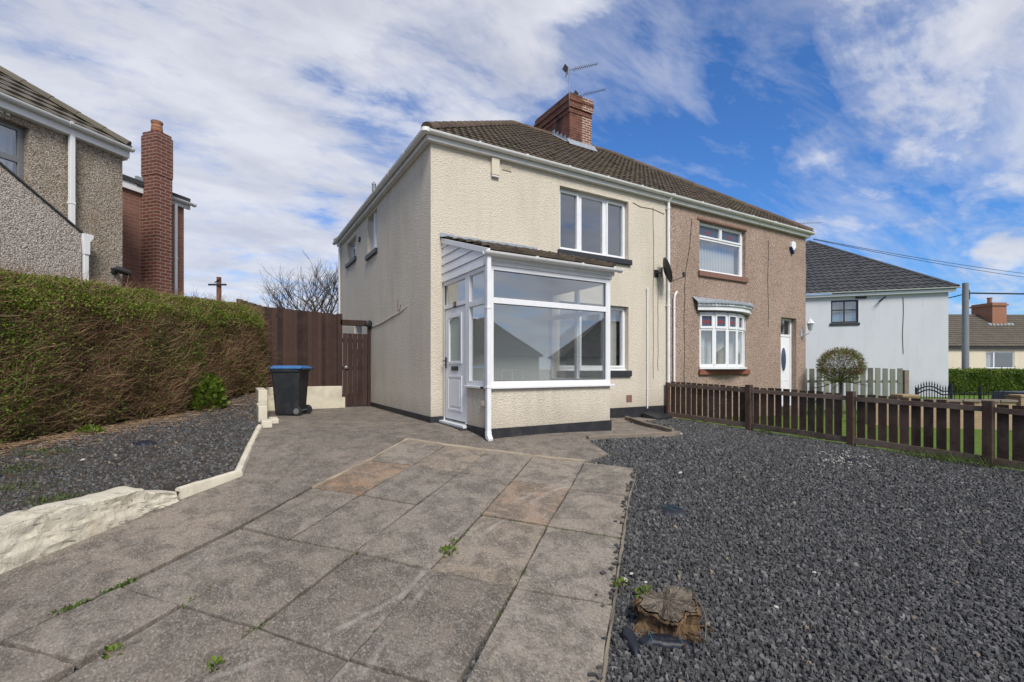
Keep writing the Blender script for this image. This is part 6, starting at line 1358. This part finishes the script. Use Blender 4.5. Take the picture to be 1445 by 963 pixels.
# buff brick garden wall with piers and railings
wa = Vector(cw(9.3, 12.4)); wb = Vector(cw(17.5, 12.0)); d = wb-wa; Lw2 = d.length; zw = g(*((wa+wb)/2)); zt_ = .12
gw = thing('garden_wall', 'low buff brick garden wall with stone copings beyond the picket fence', 'wall', (wa.x, wa.y, zw), math.atan2(d.y, d.x)); q = MB(); q.box(0, Lw2, -.11, .11, -.3, zt_-zw); q.build('brickwork', MAT['buff_brick'], gw)
q = MB()
for i in range(int(Lw2/.46)): q.box(i*.46+.01, (i+1)*.46-.01, -.15, .15, zt_-zw+.002, zt_-zw+.07+random.uniform(0, .015), random.random())
q.build('coping', MAT['concrete_kerb'], gw, bev=.015)
for px in (1284, 1442):
    xx = (px-722.5)/667*12.2-9.3; q = MB(); q.box(xx-.2, xx+.2, -.2, .2, -.3, zt_-zw+.14); q.box(xx-.22, xx+.22, -.22, .22, zt_-zw+.141, zt_-zw+.20); q.build('pier', MAT['buff_brick'], gw, bev=.01)
q = MB(); x0 = (1340-722.5)/667*12.2-9.3+.1; x1 = (1425-722.5)/667*12.2-9.3
for i in range(int((x1-x0)/.12)):
    x = x0+i*.12; q.tube([(x, 0, zt_-zw+.05), (x, 0, zt_-zw+.30+.05*math.cos(i*.5))], .009, 5)
q.tube([(x0, 0, zt_-zw+.24), (x1, 0, zt_-zw+.2)], .012, 5); q.tube([(x0+.75, 0, zt_-zw), (x0+.75, 0, zt_-zw+.42)], .035, 8); q.build('railing', MAT['iron'], gw)
# iron gate
ga = Vector(cw((1292-722.5)/667*13.2, 13.2)); gb = Vector(cw((1342-722.5)/667*13.2, 13.2)); d = gb-ga; Lg = d.length; zg_ = g(*ga)
ig = thing('iron_gate', 'black iron gate with an arched spiked top beside the white house corner', 'gate', (ga.x, ga.y, zg_), math.atan2(d.y, d.x)); q = MB(); top = lambda x: .36-zg_+.14*math.sin(math.pi*min(1, x/(Lg*.75)))
n = 13
for i in range(n+1):
    x = Lg*i/n; q.tube([(x, 0, .05), (x, 0, top(x)+.06)], .011, 5); q.tube([(x, 0, top(x)+.05), (x, 0, top(x)+.16)], [.02, .003], 5)
q.build('bars', MAT['iron'], ig)
q = MB()
for off in (0, -.1, -.55): q.tube([(Lg*i/16, 0, top(Lg*i/16)+off) for i in range(17)], .02, 5)
q.tube([(Lg*.02, 0, 0), (Lg*.02, 0, top(0)+.1)], .03, 6); q.tube([(Lg, 0, 0), (Lg, 0, top(Lg)+.22)], .035, 6); q.build('arched_rails', MAT['iron'], ig)
# dark storage box by the right pier
bx, by = cw((1437-722.5)/667*14.5, 14.5); bz = g(bx, by)
sbx = thing('storage_box', 'dark grey open-topped box with pale rim behind the brick pier at right', 'box', (bx, by, bz), -HEAD); q = MB(); hh = .28-bz
q.prism(Fr((0, 0, 0), (1, 0, 0), (0, 0, 1), (0, -1, 0)), [(-.5, 0), (1.3, 0), (1.3, hh), (-.28, hh)], -.5, .5); q.build('body', MAT['dark_frame'], sbx, bev=.02)
q = MB(); q.fbox(Fr((0, 0, 0), (1, 0, 0), (0, 0, 1), (0, -1, 0)), -.3, 1.32, hh, hh+.04, .46, .53); q.fbox(Fr((0, 0, 0), (1, 0, 0), (0, 0, 1), (0, -1, 0)), -.06, -.02, 0, hh, .5, .53); q.build('rim', MAT['pole_grey'], sbx)
# topiary ball and bare tree
def branch(q, p, d, L, r, depth, spread=.55, tips=None, up=.1, kids=(2, 3)):
    n = 4; pts = [Vector(p)]; dd = Vector(d)
    for i in range(n):
        dd = (dd+Vector((random.gauss(0, .12), random.gauss(0, .12), random.gauss(0, .08)+up*.3))).normalized(); pts.append(pts[-1]+dd*L/n)
    q.tube(pts, [r*(1-.4*i/n) for i in range(n+1)], 6 if depth > 1 else 4, cap=depth == 0)
    if tips is not None and depth <= 1: tips += pts[1:]
    if depth:
        for _ in range(random.randint(*kids)):
            k = random.randint(2, n); nd = (dd+Vector((random.gauss(0, spread), random.gauss(0, spread), random.gauss(up, spread*.6)))).normalized(); branch(q, pts[k], nd, L*random.uniform(.6, .85), r*.55, depth-1, spread, tips, up, kids)
bx, by = 12.4, -.95; bz = g(bx, by)
tb = thing('topiary_bush', 'round clipped nearly bare bush on a short stem by the house corner', 'bush', (bx, by, bz)); q = MB(); tips = []
cz = 1.08-bz; q.tube([(0, 0, -.1), (.02, .01, .35), (0, 0, cz-.42)], [.05, .045, .04], 8)
for i in range(26):
    a = random.uniform(0, 6.28); e = random.uniform(-.15, 1.4); branch(q, (0, 0, cz-.45), (math.cos(a)*math.cos(e), math.sin(a)*math.cos(e), math.sin(e)), .42, .016, 2, .45, tips, .02, (2, 3))
q.v = [tuple(Vector(v) if (Vector(v)-Vector((0, 0, cz))).length < .58 or v[2] < cz-.3 else Vector((0, 0, cz))+(Vector(v)-Vector((0, 0, cz))).normalized()*.58) for v in q.v]
q.build('branches', MAT['bark'], tb)
n = 3600; qd = norm(RNG.normal(size=(n, 3))); rad = .60*RNG.uniform(.55, 1, n)**.5; p = qd*rad[:, None]; p[:, 2] *= .88; p[:, 2] += cz; ok = p[:, 2] > cz-.48; p = p[ok]; qd = qd[ok]; n = len(p)
L_ = RNG.uniform(.03, .055, n); leaves('foliage', p, qd+RNG.normal(0, .5, (n, 3)), qd+RNG.normal(0, .6, (n, 3)), L_, L_*.28, np.clip(RNG.normal(.45, .2, n), 0, 1), MAT['privet_leaf'], tb)
n = 1500; qd = norm(RNG.normal(size=(n, 3))); ok = qd[:, 2] > -.55; qd = qd[ok]; n = len(qd); p = qd*.45*np.array([1, 1, .88])+np.array([0, 0, cz]); twigs('twigs', p, qd+RNG.normal(0, .35, (n, 3)), RNG.uniform(.12, .24, n), np.full(n, .0045), np.clip(RNG.normal(.4, .2, n), 0, 1), MAT['twig_brown'], tb)
tx, ty = cw(-7.3, 18.5)
bt = thing('bare_tree', 'bare branching tree behind the tall brown side fence', 'tree', (tx, ty, 0)); q = MB(); q.tube([(0, 0, -.2), (.03, 0, .8), (0, .05, 1.5)], [.13, .11, .1], 8); q.build('trunk', MAT['bark'], bt, smooth=True)
q = MB(); random.seed(21)
for i in range(15):
    a = i*2.4; e = random.uniform(.15, 1.35); branch(q, (0, .05, 1.5), (math.cos(a)*math.cos(e), math.sin(a)*math.cos(e), math.sin(e)), 1.6, .045, 4, .6, None, .2, (3, 3))
q.v = [tuple(v) for v in q.v]; q.build('crown', MAT['bark'], bt)
# rusty pole behind the hedge
rx, ry = cw(-21.7, 35); rp2 = thing('telegraph_pole', 'old rusty brown telegraph pole with a crossarm seen over the hedge', 'pole', (rx, ry, 0), -HEAD); q = MB(); q.tube([(0, 0, -.5), (0, 0, 7.75)], [.2, .16], 10); q.build('shaft', MAT['rust_wood'], rp2, smooth=True, auto=50)
q = MB(); q.box(-.65, .65, -.25, -.13, 7.1, 7.22); q.tube([(-.2, -.2, 7.3), (.25, -.2, 7.62)], .04, 6); q.build('crossarm', MAT['dark_metal'], rp2)
# houses across the road, seen mirrored in the porch glass
def across(px_c, py_c, rz, w, d, label, chim):
    t_ = thing('opposite_house', label, 'house', (px_c, py_c, -1.4), rz); ez = 3.4
    q = MB(); F = Fr((0, 0, 0), (1, 0, 0), (0, 0, 1), (0, -1, 0)); holes = [(w*k+.0, w*k+1.8, 1.0, 2.3) for k in (.12, .6)]
    q.wall(F, 0, w, -.6, ez, holes, .1); q.sheet(Fr((0, 0, 0), (0, 1, 0), (0, 0, 1), (-1, 0, 0)), 0, d, -.6, ez, [], 0); q.sheet(Fr((w, 0, 0), (0, 1, 0), (0, 0, 1), (1, 0, 0)), 0, d, -.6, ez, [], 0); q.sheet(Fr((0, d, 0), (1, 0, 0), (0, 0, 1), (0, 1, 0)), 0, w, -.6, ez, [], 0); q.build('wall', MAT['grey_dash'], t_)
    for h_ in holes: window(t_, F.at(h_[0], h_[2]), 1.8, 1.3, [(.07, .86, .07, 1.23), (.94, 1.73, .07, 1.23)], .08, behind=('dark', .05, 1.75))
    q = MB(); q.box(.1, w-.1, d/2, d/2+.1, -.5, ez-.05); q.build('inner_wall', MAT['plaster'], t_)
    tm, rm, um = hip_roof_parts(-.3, w+.3, -.3, d+.3, ez, R(38), tw=.45, gauge=.45, sub=4); rf = tm.build('roof', MAT['brown_tiles'], t_, weld=False); rm.build('ridge_tiles', MAT['brown_tiles'], rf); um.build('underlay', MAT['roof_felt'], rf)
    q = MB(); q.box(w*chim-.5, w*chim+.5, d/2-.5, d/2+.5, ez+2, ez+4.6); ck = q.build('chimney', MAT['red_brick'], t_)
    q = MB(); 
    for k in (-.25, .25): q.lathe((w*chim+k, d/2, ez+4.6), [(.13, 0), (.1, .5), (.13, .52), (.1, .52)], 10)
    q.build('chimney_pots', MAT['orange_brick'], ck)
across(19.0, -28.5, R(207), 11, 9, 'dark roofed house across the road mirrored in the left of the porch glass', .65)
across(33.0, -22.0, R(207), 13, 9, 'second dark roofed house across the road mirrored in the right of the porch glass', .55)
